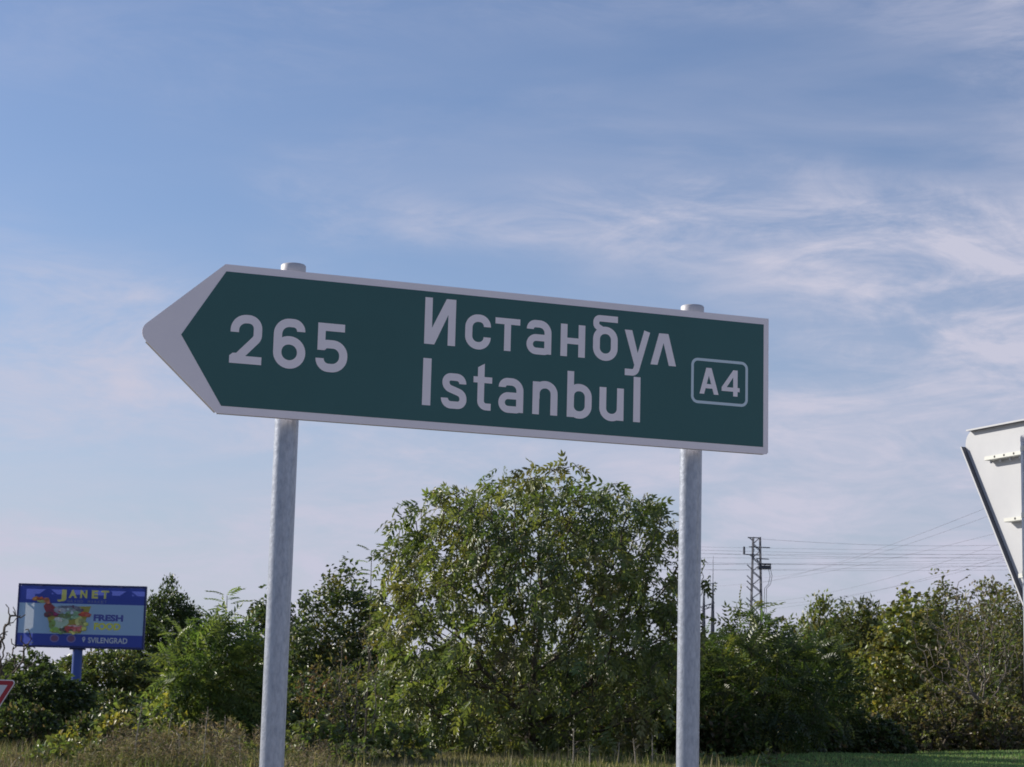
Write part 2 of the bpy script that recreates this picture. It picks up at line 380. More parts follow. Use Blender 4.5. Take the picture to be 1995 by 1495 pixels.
# ------------------------------------------------------------------ back of the triangular sign on the right
TS = .9; TX, TD, TZ, TYAW = 1.548, 6.923, 2.619, -1.14527
tri = empty('triangular_sign', (TX, TD, TZ), 'bright white back of an inverted triangular sign at the right edge', 'road sign', rz=TYAW)
M_back = material('bare_white_back', (.54, .55, .565), .5, spec=.4, noise=(4, (.46, .475, .50), .3, .8), bump=(9, .03))
H3 = TS * .8660254
t_out = [tuple(p) for p in arc_path([(0, 0), (TS, 0), (TS / 2, -H3)], .045, True)]
MB().prism(t_out, .0, .003).build('plate', M_back, tri)
# flanges stand towards the viewer (local -y), stopping short of the round corners
cc = np.array([TS / 2, -H3 / 3]); M_fl = material('flange_shade_dark', (.09, .095, .115), .5)  # white flanges coloured dark: the shade inside the rim is in the colour
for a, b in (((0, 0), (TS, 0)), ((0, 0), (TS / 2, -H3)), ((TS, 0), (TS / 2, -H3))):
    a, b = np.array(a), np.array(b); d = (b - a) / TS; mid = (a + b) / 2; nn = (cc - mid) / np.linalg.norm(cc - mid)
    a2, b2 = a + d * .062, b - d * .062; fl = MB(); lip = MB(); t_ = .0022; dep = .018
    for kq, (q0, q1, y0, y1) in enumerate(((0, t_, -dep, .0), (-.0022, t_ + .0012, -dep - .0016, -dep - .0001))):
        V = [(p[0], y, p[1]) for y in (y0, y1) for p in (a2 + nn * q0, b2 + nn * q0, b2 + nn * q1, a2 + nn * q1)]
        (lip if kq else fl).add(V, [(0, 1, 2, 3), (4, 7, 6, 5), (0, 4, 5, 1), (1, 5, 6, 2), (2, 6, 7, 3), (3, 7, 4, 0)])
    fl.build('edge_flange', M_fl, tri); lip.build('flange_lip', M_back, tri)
M_br = material('bracket_steel', (.56, .57, .53), .5, metal=.2)
M_hole = material('slot_dark', (.02, .02, .02), .7)
for (x0, x1, z, hh, holes) in ((.172, .728, -.110, .0135, (.2274, .2771, .3275)), (.270, .630, -.325, .0130, (.3293,)), (.340, .560, -.512, .0145, ())):
    br = MB().box(((x0 + x1) / 2, -.0148, z), (x1 - x0, .0296, hh)).build('bracket', M_br, tri, bevel=.001)
    for hx in holes:
        MB().tube([(hx, -.0302, z + .001), (hx, -.0299, z + .001)], .0040, 12).build('slot', M_hole, br)
    if len(holes) > 1:
        for hx in (.1866, .2367, .2878, .3373):
            MB().tube([(hx, -.012, z - hh / 2 - .0002), (hx, -.012, z - hh / 2 - .009)], .0048, 6).build('bolt_head', M_alu, br)
pz = float(ground(TX + .19, TD - .41))
c_, s__ = math.cos(TYAW), math.sin(TYAW); off = -.030 - .0305
tpx, tpy = TX + c_ * TS / 2 - s__ * off, TD + s__ * TS / 2 + c_ * off
tp = empty('sign_post', (tpx, tpy, pz), 'grey steel post of the white triangular sign, cut by the right edge', 'post', rz=TYAW)
MB().tube([(0, 0, -.3), (0, 0, TZ - pz - .085)], .030, 28).build('tube', M_galv, tp, True)
MB().tube([(0, 0, TZ - pz - .087), (0, 0, TZ - pz - .068), (0, 0, TZ - pz - .066)], [.0308, .0308, .027], 28).build('cap', M_cap, tp, True)
for zz in (-.110, -.325, -.512):
    MB().tube([(0, 0, TZ - pz + zz - .008), (0, 0, TZ - pz + zz + .008)], .0315, 24).build('clamp', M_br, tp, True)

# ------------------------------------------------------------------ give-way sign cut by the left edge
GD = 24.0; gc = at(33.5, 1325.0, GD); GS = .9
gw = empty('give_way_sign', (gc[0] - GS / 2, GD, gc[2]), 'red-bordered white give-way triangle cut off by the left edge', 'road sign')
M_red = material('red_sheeting', (.40, .018, .035), .4); M_pale = material('pale_sheeting', (.80, .72, .74), .4)
def tri_poly(ins, rad):
    k = ins * math.sqrt(3); return [tuple(p) for p in arc_path([(-GS / 2 + k, -ins), (GS / 2 - k, -ins), (0, -GS * .866 + 2 * ins)], rad, True)]
MB().prism(tri_poly(0, .036), 0, .004).build('rim', M_pale, gw)
MB().prism(tri_poly(.0125, .026), -.002, -.0005).build('red_border', M_red, gw)
MB().prism(tri_poly(.062, .004), -.004, -.0025).build('white_field', material('grey_white_sheeting', (.66, .65, .70), .4), gw)
gz = float(ground(gc[0] - GS / 2, GD + .05))
gp = empty('sign_post', (gc[0] - GS / 2, GD + .045, gz), 'post behind the give-way triangle beyond the left edge', 'post')
MB().tube([(0, 0, -.2), (0, 0, gc[2] - gz - .03)], .03, 20).build('tube', M_galv, gp, True)

# ------------------------------------------------------------------ billboard
BD = 97.0
tl, tr_, bl, br_ = at(40, 1138, BD), at(284.5, 1146.5, BD), at(31.5, 1257, BD), at(275.5, 1264, BD)
BW = float(np.linalg.norm((tr_ - tl)[[0, 2]])) ; BH = float(tl[2] - bl[2] + tr_[2] - br_[2]) / 2
bz = float(bl[2] + br_[2]) / 2; bxc = float(tl[0] + tr_[0] + bl[0] + br_[0]) / 4
bgz = float(ground(bxc, BD + .4))
bb = empty('billboard', (bxc, BD, bgz), 'blue supermarket billboard on one thick post, showing a cart of fresh food', 'billboard')
bz -= bgz; X0 = -BW / 2
def vin(name, col, t=.20): return material(name, col, .5, spec=.3, trans=(t, tuple(min(1, c * 1.9 + .08) for c in col)))
M_navy, M_sky = vin('navy_vinyl', (.070, .110, .50), .26), vin('sky_vinyl', (.46, .68, .95), .26)
M_frame = material('blue_frame', (.018, .030, .15), .5)
M_pole = material('blue_pole', (.03, .085, .36), .45, noise=(2, (.025, .07, .30), .3, .7))
def U(x, z): return (X0 + x * BW, bz + z * BH)      # board fractions
for nm_, za, zb, mt in (('bottom_band', .012, .205, M_navy), ('middle_panel', .2052, .705, M_sky), ('top_band', .7052, .985, M_navy)):
    (a, b), (c, d) = U(.002, za), U(.998, zb)
    link(nm_, raw(nm_, np.array([(a, 0, b), (c, 0, b), (c, 0, d), (a, 0, d)]), [(0, 1, 2, 3)]), mt, bb)
(a, b), (c, d) = U(0, 0), U(1, 1); ft = .085
for bxx in (((a + c) / 2, .06, d + .02, BW + .12, .16, ft), ((a + c) / 2, .06, b - .02, BW + .12, .16, ft), (a - .02, .06, (b + d) / 2, ft, .16, BH - .02), (c + .02, .06, (b + d) / 2, ft, .16, BH - .02)):
    MB().box(bxx[:3], bxx[3:]).build('frame_bar', M_frame, bb)
GAP = .34
link('back_skin', raw('back_skin', np.array([(a, GAP, b), (c, GAP, b), (c, GAP, d), (a, GAP, d)]), [(0, 3, 2, 1)]), material('back_vinyl', (.3, .34, .42), .7), bb)
M_truss = material('truss_steel', (.10, .12, .2), .6)
ts = MB(); yy = .15
for zf in (.80, ): ts.bar((a, yy, b + BH * zf), (c, yy, b + BH * zf), .09)
xs_ = np.linspace(a + .12, c - .12, 7)
for i, x in enumerate(xs_):
    if i: ts.bar((x, yy + .002, b), (x, yy + .002, d), .08)
    if i < 6:
        x2 = xs_[i + 1]
        for k in range(4):
            za, zb = b + BH * k / 4, b + BH * (k + 1) / 4
            ts.bar((x if (i + k) % 2 else x2, yy + .004, za), (x2 if (i + k) % 2 else x, yy + .004, zb), .06)
ts.build('truss', M_truss, bb)
PXo = (148.5 - 158) / 3950 * BD + .10
MB().tube([(PXo, .35, -.4), (PXo, .35, bz + .1)], .235, 28).build('pole', M_pole, bb, True)
MB().box((PXo, .30, bz - .09), (.7, .4, .08)).build('pole_head', M_frame, bb)
def text(name, body, size, x, z, mat, bold=0.0, sx_=1.0, dep=.006, spacing=1.0):
    cu = bpy.data.curves.new(name, 'FONT'); cu.body = body; cu.size = size; cu.offset = bold; cu.resolution_u = 3; cu.space_character = spacing
    ob = bpy.data.objects.new(name, cu); C.objects.link(ob); dg = bpy.context.evaluated_depsgraph_get(); dg.update()
    me = bpy.data.meshes.new_from_object(ob.evaluated_get(dg)); bpy.data.objects.remove(ob)
    n = len(me.vertices); co = np.zeros(n * 3, np.float32); me.vertices.foreach_get('co', co); co = co.reshape(-1, 3)
    co[:, 0] -= co[:, 0].min(); co[:, 1] -= co[:, 1].min()
    wd, hd = co[:, 0].max(), co[:, 1].max(); px, pz2 = U(x[0], z[0]); qx, qz = U(x[1], z[1])
    V = np.stack([px + co[:, 0] / wd * (qx - px), np.full(n, -dep), pz2 + co[:, 1] / hd * (qz - pz2)], -1)
    me.vertices.foreach_set('co', V.astype(np.float32).ravel()); me.materials.clear(); me.update()
    return link(name, me, mat, bb)
M_yel = vin('yellow_print', (.84, .80, .22)); M_lime = vin('lime_print', (.86, .86, .12)); M_lett = vin('pale_print', (.78, .84, .84)); M_dim = vin('dim_print', (.26, .30, .50))
text('lettering', 'J', 1, (.303, .375), (.735, .935), M_yel, .03)
for ch_, xa, xb in (('A', .392, .458), ('N', .484, .540), ('E', .575, .626), ('T', .650, .712)): text('lettering', ch_, 1, (xa, xb), (.800, .935), M_yel, .05)
for i_, ch_ in enumerate('GRANDMARKET'):
    x_ = .384 + (.0265 * i_ if i_ < 5 else .0265 * i_ + .030); text('lettering', ch_, 1, (x_, x_ + .019), (.724, .768), M_dim, .02)
text('lettering', 'FRESH', 1, (.600, .835), (.430, .540), material('navy_print', (.075, .095, .38), .5), .05)
text('lettering', 'FOOD', 1, (.607, .818), (.284, .404), M_lime, .05); text('lettering', 'SVILENGRAD', 1, (.567, .878), (.068, .160), M_lett, .016)
def blob(col, cx, cz, rx, rz, k, n=14, wob=.12, name='printed_food', seed=0, rot=0.0):
    rg = random.Random(seed * 7 + k); pts = []
    ph = rg.random() * 6
    for i in range(n):
        t = 2 * math.pi * i / n; r = 1 + wob * math.sin(2 * t + ph) + wob * .6 * math.sin(3 * t + ph * 2)
        ux, uz = rx * r * math.cos(t) * BW, rz * r * math.sin(t) * BH
        x, z = U(cx, cz); pts.append((x + ux * math.cos(rot) - uz * math.sin(rot), -.005 - .0015 * k, z + ux * math.sin(rot) + uz * math.cos(rot)))
    return link(name, raw(name, np.array(pts), [tuple(range(n))]), vin('food_%02d_%02d_%02d' % tuple(int(c * 100) for c in col), tuple(min(.8, c * 1.5 + .06) for c in col)), bb)
k = 1
pts = [U(.205, .64)[0:2], U(.575, .67), U(.505, .22), U(.275, .22)]
link('printed_cart', raw('printed_cart', np.array([(x, -.005, z) for x, z in pts]), [(0, 1, 2, 3)]), vin('cart_yellow', (.48, .42, .10)), bb)
foods = [((.55, .16, .03), .135, .775, .03, .035), ((.38, .05, .03), .180, .770, .035, .025), ((.30, .38, .12), .185, .735, .04, .028), ((.45, .14, .05), .225, .74, .02, .05),
         ((.22, .02, .04), .245, .62, .045, .085), ((.17, .015, .05), .285, .55, .05, .07), ((.07, .03, .04), .24, .52, .035, .05),
         ((.26, .30, .36), .385, .605, .105, .075), ((.10, .11, .16), .405, .645, .085, .028), ((.42, .44, .50), .335, .600, .035, .04), ((.10, .11, .15), .485, .60, .03, .03),
         ((.20, .34, .20), .43, .515, .075, .075), ((.12, .16, .06), .37, .50, .05, .05), ((.42, .05, .03), .525, .535, .05, .035), ((.40, .07, .04), .56, .52, .02, .03),
         ((.34, .46, .36), .335, .385, .065, .095), ((.50, .58, .50), .33, .44, .04, .035), ((.16, .26, .06), .275, .36, .025, .08), ((.20, .36, .07), .30, .27, .035, .04),
         ((.52, .48, .16), .485, .42, .03, .075), ((.24, .26, .10), .515, .40, .03, .07), ((.06, .07, .04), .39, .27, .05, .05), ((.42, .05, .05), .435, .295, .065, .065),
         ((.46, .10, .10), .48, .30, .05, .05), ((.55, .42, .40), .45, .34, .055, .012), ((.42, .46, .08), .545, .37, .018, .035), ((.50, .46, .08), .53, .30, .02, .035), ((.55, .45, .12), .45, .235, .035, .022), ((.22, .36, .12), .35, .235, .03, .03)]
for i, (col, cx, cz, rx, rz) in enumerate(foods): blob(col, cx, cz, rx, rz, i + 1, seed=i)
rg_ = np.random.default_rng(12); Vd, Td, Cd = [], [], []
for q_ in range(150):                                    # small fruit, leaves and highlights printed over the big shapes
    f_ = foods[rg_.integers(len(foods))]; t = rg_.random() * 6.28; rr_ = rg_.random() ** .5; cx_f, cz_f = f_[1] + f_[3] * .9 * rr_ * math.cos(t), f_[2] + f_[4] * .9 * rr_ * math.sin(t)
    x_, z_ = U(cx_f, cz_f); r_ = rg_.uniform(.03, .085); b_ = len(Vd) * 9; c_f = np.clip(np.array(f_[0]) * rg_.uniform(.6, 2.2) + rg_.uniform(0, .10, 3), 0, .85)
    Vd.append([(x_ + r_ * math.cos(k_ * .698) * rg_.uniform(.8, 1.2), -.052 - .0008 * (q_ % 40), z_ + r_ * .8 * math.sin(k_ * .698)) for k_ in range(9)]); Td.append(tuple(range(b_, b_ + 9))); Cd += [c_f] * 9
tag(link('printed_food_detail', raw('printed_food_detail', np.array(Vd).reshape(-1, 3), Td, np.array(Cd)), material('food_print', rough=.5, attr='Col'), bb), kind='stuff')
for cx in (.30, .432):
    blob((.16, .14, .36), cx, .13, .037, .065, 1, 20, 0, 'printed_wheel'); blob((.13, .05, .13), cx, .13, .028, .050, 3, 20, 0, 'printed_wheel')
pin = blob((.50, .58, .62), .532, .135, .012, .030, 2, 16, 0, 'map_pin'); 
xx, zz = U(.532, .12); link('map_pin', raw('map_pin', np.array([(xx - .05, -.0085, zz), (xx, -.0085, zz - .14), (xx + .05, -.0085, zz)]), [(0, 1, 2)]), M_lett, bb)
blob((.05, .075, .40), .532, .137, .005, .013, 5, 12, 0, 'map_pin')

# ------------------------------------------------------------------ power pylons and lines
M_steel = material('weathered_steel', (.10, .105, .13), .7, metal=.2)
TW = 160.0; tt, tb = at(1474, 1047, TW), at(1474, 1260, TW)
tgz = float(ground(tb[0], TW)); ht = float(tt[2] - tgz); mpp = TW / 3950
py = empty('lattice_pylon', (float(tt[0]), TW, tgz), 'thin steel lattice pylon with side arms and a transformer platform', 'pylon')
def hw(z): return (.27 + .20 * (1 - z / ht) ** 1.2 * 1.6)
leg = MB()
for i in (-1, 1):
    for j in (-1, 1):
        MB().bar((i * hw(0), j * hw(0), -.3), (i * hw(ht), j * hw(ht), ht), .075).build('leg', M_steel, py)
lat = MB(); nlev = 26
for k in range(nlev):
    z0, z1 = ht * k / nlev, ht * (k + 1) / nlev
    for j in (-1, 1):
        sg = 1 if k % 2 else -1
        lat.bar((-sg * hw(z0), j * hw(z0), z0), (sg * hw(z1), j * hw(z1), z1), .045)
        lat.bar((j * hw(z0), -sg * hw(z0), z0), (j * hw(z1), sg * hw(z1), z1), .045)
lat.build('lattice_bracing', M_steel, py)
def zpx(y): return ht - (y - 1047) * mpp
ar = MB(); ar.bar((-.7, 0, zpx(1048)), (.3, 0, zpx(1048)), .06); ar.bar((-.6, 0, zpx(1048)), (-.2, 0, zpx(1055)), .06); ar.build('top_arm', M_steel, py)
for y_, xa, xb in ((1066, -.6, 1.25), (1081, -.95, .3), (1088.5, .0, 1.15)):
    b_ = MB(); b_.bar((xa, 0, zpx(y_)), (xb * .85, 0, zpx(y_ + .7)), .055)
    b_.bar((xa * .6, 0, zpx(y_)), (-.15 if xa < 0 else .2, 0, zpx(y_ + 7)), .05); b_.build('cross_arm', M_steel, py)
MB().tube([(-.98, 0, zpx(1081)), (-.98, 0, zpx(1066))], .085, 8).build('insulator', M_steel, py)
pf = MB(); pf.box((.62, 0, zpx(1099)), (1.0, .8, .08)); pf.box((.62, 0, zpx(1107)), (1.0, .8, .12))
for x in (.18, .62, 1.06): pf.bar((x, -.35, zpx(1107)), (x, -.35, zpx(1099)), .07)
pf.box((.62, 0, zpx(1103.5)), (.9, .1, .14)); pf.build('transformer_platform', M_steel, py)
cb = MB()
for dx in (0, .16): cb.tube([(.95 + dx, 0, zpx(1108)), (1.08 + dx, 0, zpx(1122)), (.95 + dx, 0, zpx(1138)), (.65 + dx, 0, zpx(1146)), (.62 + dx, 0, zpx(1200))], .022, 5)
cb.build('cable', M_steel, py)
for y_ in (1107, 1128, 1138, 1149, 1171):
    MB().bar((-hw(zpx(y_)) - .0, 0, zpx(y_ + 4)), (-hw(zpx(y_)) - .42, 0, zpx(y_ - 6)), .055).build('climbing_bracket', M_steel, py)
PDp = 260.0; mp2 = PDp / 3950
for k, (px_, ty, by) in enumerate(((1389, 1137, 1205), (1371.5, 1148.5, 1200))):
    t0, b0 = at(px_, ty, PDp), at(px_, by, PDp); gz = float(ground(t0[0], PDp)); hh = float(t0[2]) - gz
    pm = empty('substation_mast', (float(t0[0]), PDp, gz), ('taller pointed grey mast just right of the right post', 'shorter pointed grey mast against the right post')[k], 'mast', 'pointed masts of the substation')
    MB().tube([(0, 0, -.3), (0, 0, hh - 4.6), (0, 0, hh)], [.36, .26, .10], 6).build('shaft', M_steel, pm)
    MB().tube([(0, 0, hh), (0, 0, hh + (3.5 if k == 0 else .6))], [.05, .02], 5).build('rod', M_steel, pm)
    MB().tube([(-.9, 0, hh - .1), (0, 0, hh), (.6, 0, hh + .05)], .05, 5).build('wire_arm', M_steel, pm)
a0, b0 = at(1366, 1190, PDp), at(1392, 1181, PDp)
be = empty('substation_beam', tuple(a0), 'lattice beam spanning between the two pointed substation masts', 'beam')
bm_ = MB(); dv = b0 - a0
for dz in (0, .45): bm_.bar((0, 0, dz), (dv[0], 0, dv[2] + dz), .08)
for i in range(6): bm_.bar((dv[0] * i / 6, 0, dv[2] * i / 6 + (0 if i % 2 else .45)), (dv[0] * (i + 1) / 6, 0, dv[2] * (i + 1) / 6 + (.45 if i % 2 else 0)), .06)
bm_.build('lattice', M_steel, be)
M_wire = material('power_wire', (.10, .10, .13), .7)
ORD = ['topmost', 'second', 'third', 'fourth', 'fifth', 'sixth', 'seventh', 'lowest']
def wire(p0, d0, p1, d1, sag, rad, label, group):
    a, b = at(*p0, d0), at(*p1, d1); o_ = a.copy()
    pts = [(a + (b - a) * t - np.array([0, 0, sag * 4 * t * (1 - t)])) - o_ for t in np.linspace(0, 1, 21)]
    ob = MB().tube(pts, rad, 5, False).build('power_line', M_wire); ob.location = o_
    tag(ob, label, 'power line', group)
def c8(x, y): return (1340 + x / 3.02, 1000 + y / 3.02)
lev = [((430, 152), (1850, 188)), ((-900, 185), (2300, 245)), ((-900, 205), (2300, 268)), ((-900, 248), (2300, 250)), ((-900, 262), (2300, 312)), ((-900, 290), (2300, 285)), ((-900, 330), (2300, 300)), ((-900, 222), (2300, 236)), ((-900, 300), (2300, 262)), ((-900, 318), (2300, 330)), ((-900, 172), (2300, 222))]
LEVN = ['topmost', 'third', 'fourth', 'sixth', 'seventh', 'eighth', 'lowest', 'fifth', 'ninth', 'tenth', 'second']
for i, (p, q_) in enumerate(lev):
    wire(c8(*p), 160 if i == 0 else 165 + i * 6, c8(*q_), 170 + i * 5, .25, .0085, LEVN[i] + ' of the nearly level power wires right of the lattice pylon', 'nearly level power wires')
dia = [((300, 430), (1900, -90)), ((450, 380), (2000, -70)), ((160, 430), (2300, -10)), ((500, 520), (2300, 20)), ((440, 566), (2300, 115)), ((440, 540), (2300, 160))]
for i, (p, q_) in enumerate(dia):
    wire(c8(*p), 300, c8(*q_), 130, .9, .0095, ('topmost', 'second', 'third', 'fourth', 'fifth', 'lowest')[i] + ' of the power wires climbing to the upper right', 'power wires climbing to the right')

# ------------------------------------------------------------------ plants
def vnoise(seed):
    rg = np.random.default_rng(seed); k = rg.normal(size=(6, 3)) * np.array([1.2, 1.2, 1.6]); ph = rg.random(6) * 6.28
    return lambda d: np.sin(d @ k.T * 2.0 + ph).mean(-1)
def grow(attr, base, trunk_h, step, kill, rg, lean=(0, 0), up=.12, jitter=.22, maxit=140, stems=1, spread=.25):
    P = []; par = []
    for s_ in range(stems):
        a = rg.random() * 6.28; off = np.array([math.cos(a), math.sin(a), 0]) * (spread * .4 if stems > 1 else 0); b = base + off
        nt_ = max(2, int(trunk_h / step)); last = -1
        for i in range(nt_ + 1):
            t = i / nt_
            P.append(b + np.array([lean[0] * t * t, lean[1] * t * t, trunk_h * t]) + (off * t * 2.2 if stems > 1 else 0) + (rg.normal(size=3) * step * .06 if i else 0)); par.append(last); last = len(P) - 1
    P = [np.asarray(p) for p in P]
    A = attr; arr = np.array(P); d = np.linalg.norm(A[:, None] - arr[None], axis=2); near = d.argmin(1); dm = d.min(1)
    alive = np.ones(len(A), bool)
    for it in range(maxit):
        ia = np.nonzero(alive)[0]
        if len(ia) == 0: break
        v = A[ia] - arr[near[ia]]; v /= np.linalg.norm(v, axis=1, keepdims=True) + 1e-9
        acc = np.zeros((len(arr), 3)); np.add.at(acc, near[ia], v); src = np.unique(near[ia])
        dd = acc[src]; dd /= np.linalg.norm(dd, axis=1, keepdims=True) + 1e-9
        dd = dd + rg.normal(size=dd.shape) * jitter; dd[:, 2] += up; dd /= np.linalg.norm(dd, axis=1, keepdims=True)
        new = arr[src] + dd * step; n0 = len(arr); arr = np.concatenate([arr, new]); par += list(src)
        dn = np.linalg.norm(A[ia][:, None] - new[None], axis=2); mn = dn.min(1); am = dn.argmin(1); bet = mn < dm[ia]
        dm[ia[bet]] = mn[bet]; near[ia[bet]] = n0 + am[bet]; alive[ia[dm[ia] < kill]] = False
    return arr, np.array(par), dm
def radii(arr, par, tip, pw=2.35):
    n = len(arr); r = np.zeros(n); ch = np.zeros(n, int)
    for i in range(n):
        if par[i] >= 0: ch[par[i]] += 1
    acc = np.zeros(n)
    for i in range(n - 1, -1, -1):
        if ch[i] == 0: acc[i] = tip ** pw
        r[i] = acc[i] ** (1 / pw)
        if par[i] >= 0: acc[par[i]] += acc[i]
    return r, ch
def tubes(p0, p1, r0, r1, n=5):
    d = p1 - p0; d = d / (np.linalg.norm(d, axis=1, keepdims=True) + 1e-9)
    hlp = np.where(np.abs(d[:, 2:3]) < .9, np.array([[0, 0, 1.0]]), np.array([[1.0, 0, 0]]))
    a = np.cross(d, hlp); a /= np.linalg.norm(a, axis=1, keepdims=True) + 1e-9; b = np.cross(d, a)
    th = np.arange(n) * 2 * np.pi / n
    ring = a[:, None] * np.cos(th)[None, :, None] + b[:, None] * np.sin(th)[None, :, None]
    V = np.stack([p0[:, None] + ring * r0[:, None, None], p1[:, None] + d[:, None] * (r1 * .3)[:, None, None] + ring * r1[:, None, None]], 1)
    m_ = len(p0); base = (np.arange(m_) * 2 * n)[:, None]; k = np.arange(n); k2 = (k + 1) % n
    Q = np.stack([base + k, base + k2, base + n + k2, base + n + k], -1).reshape(-1, 4)
    return V.reshape(-1, 3), Q
def leaf1(w_=.5, fold=.10, droop=.14):
    V = np.array([(0, 0, 0), (.45, -w_ / 2, fold), (1, 0, -droop), (.45, w_ / 2, fold)]); return V, np.array([(0, 1, 2), (0, 2, 3)])
def leaf6(w_=.42, fold=.08, droop=.2):
    V = np.array([(0, 0, 0), (.3, -w_ / 2, fold), (.7, -w_ * .38, fold - droop * .4), (1, 0, -droop), (.7, w_ * .38, fold - droop * .4), (.3, w_ / 2, fold), (.5, 0, -.03)])
    return V, np.array([(0, 1, 6), (1, 2, 6), (2, 3, 6), (3, 4, 6), (4, 5, 6), (5, 0, 6)])
def pinnate(pairs, leaf_len, leaf_w, droop, sweep=.35, six=False):
    """compound leaf along +x, unit length"""
    lv, lt = (leaf6(leaf_w / leaf_len) if six else leaf1(leaf_w / leaf_len)); Vs = []; Ts = []; nb = 0
    def put(x, ang, sc_, roll):
        nonlocal nb
        z = -droop * x * x; c, s_ = math.cos(ang), math.sin(ang)
        v = lv * leaf_len * sc_; v = np.stack([v[:, 0], v[:, 1], v[:, 2] - .35 * v[:, 0]], 1)
        Vs.append(np.stack([x + v[:, 0] * c - v[:, 1] * s_, v[:, 0] * s_ + v[:, 1] * c, z + v[:, 2]], 1)); Ts.append(lt + nb); nb += len(lv)
    for i in range(pairs):
        x = .25 + .7 * i / max(1, pairs - 1); sc_ = .7 + .3 * math.sin(math.pi * (i + 1) / (pairs + 1))
        put(x, 1.15 - sweep, sc_, 0); put(x, -1.15 + sweep, sc_, 0)
    put(.98, 0, 1, 0)
    Vs.append(np.array([(0, -.006, 0), (0, .006, 0), (1, 0, -droop)])); Ts.append(np.array([(0, 1, 2)]) + nb)
    return np.concatenate(Vs), np.concatenate(Ts)
LEAVES = {
    'walnut': (pinnate(3, .52, .21, .45, six=True), 1), 'ailanthus': (pinnate(6, .26, .105, .45, .10), 1), 'twig': (leaf1(.09, .02, .1), 1), 'oval': (leaf1(.55), 1), 'narrow': (leaf1(.26, .06, .3), 1),
    'broad': (leaf6(.62, .1, .2), 1), 'spray': (pinnate(2, .55, .30, .3), 1)}
def scatter(kind, pos, dirs, size, rg, pal, droop=.5, flat=.5, patch=None, jit=.55):
    """leaves at pos pointing along dirs; pal: list of (weight, rgb)"""
    (tv, tt_), _ = LEAVES[kind]; n = len(pos)
    d = dirs + rg.normal(size=(n, 3)) * jit; d[:, 2] -= droop; d /= np.linalg.norm(d, axis=1, keepdims=True) + 1e-9
    up = np.array([0, 0, 1.0]) * flat + rg.normal(size=(n, 3)) * jit; y = np.cross(up, d); y /= np.linalg.norm(y, axis=1, keepdims=True) + 1e-9
    z = np.cross(d, y); s_ = size * rg.uniform(.65, 1.25, n)
    B = np.stack([d, y, z], 1) * s_[:, None, None]
    V = np.einsum('vk,nkj->nvj', tv, B) + pos[:, None]
    T = (tt_[None] + (np.arange(n) * len(tv))[:, None, None]).reshape(-1, 3)
    wts = np.array([p[0] for p in pal], float); cols = np.array([p[1] for p in pal])
    if patch is None: pick = rg.choice(len(pal), n, p=wts / wts.sum())
    else:
        f = np.clip(patch * .5 + .5 + rg.normal(size=n) * .22, 0, .999); pick = np.searchsorted(np.cumsum(wts / wts.sum()), f).clip(0, len(pal) - 1)
    c = cols[pick] * rg.uniform(.75, 1.25, (n, 1)) * rg.uniform(.92, 1.08, (n, 3))
    return V.reshape(-1, 3), T, np.repeat(c, len(tv), 0)
def sample_crown(profile, rx, ry, h, n, rg, nz, shell=.5, lump=.22):
    prof = np.array(profile); out = np.zeros((0, 3)); mx = prof[:, 1].max()
    while len(out) < n:
        m_ = n * 3; p = rg.uniform(-1, 1, (m_, 2)) * mx * 1.25; t = rg.uniform(prof[0, 0], prof[-1, 0] * 1.06, m_)
        r = np.hypot(p[:, 0], p[:, 1]); lim = np.interp(t, prof[:, 0], prof[:, 1])
        dirn = np.stack([p[:, 0], p[:, 1], t * 1.6], 1); lim = lim * (1 + lump * nz(dirn * 1.7)) 
        ok = (r < lim) & (rg.random(m_) < (1 - shell) + shell * np.clip(r / (lim + 1e-6), 0, 1) ** 2 + shell * (t / prof[-1, 0]) ** 4)
        tt2 = np.minimum(t * (1 + .06 * nz(dirn * 2.3 + 3)), prof[-1, 0] * 1.01)
        out = np.concatenate([out, np.stack([p[ok, 0] * rx, p[ok, 1] * ry, tt2[ok] * h], 1)])
    return out[:n]
DOME = [(.03, .80), (.18, .92), (.42, 1.0), (.62, .97), (.80, .85), (.91, .66), (.97, .45), (1.0, .2)]
ROUND = [(.18, .3), (.30, .75), (.5, 1.0), (.7, .92), (.86, .65), (1.0, .12)]
BUSH = [(.03, .75), (.25, 1.0), (.55, .95), (.8, .66), (1.0, .1)]
TALL = [(.15, .45), (.35, .9), (.55, 1.0), (.75, .75), (.9, .42), (1.0, .06)]
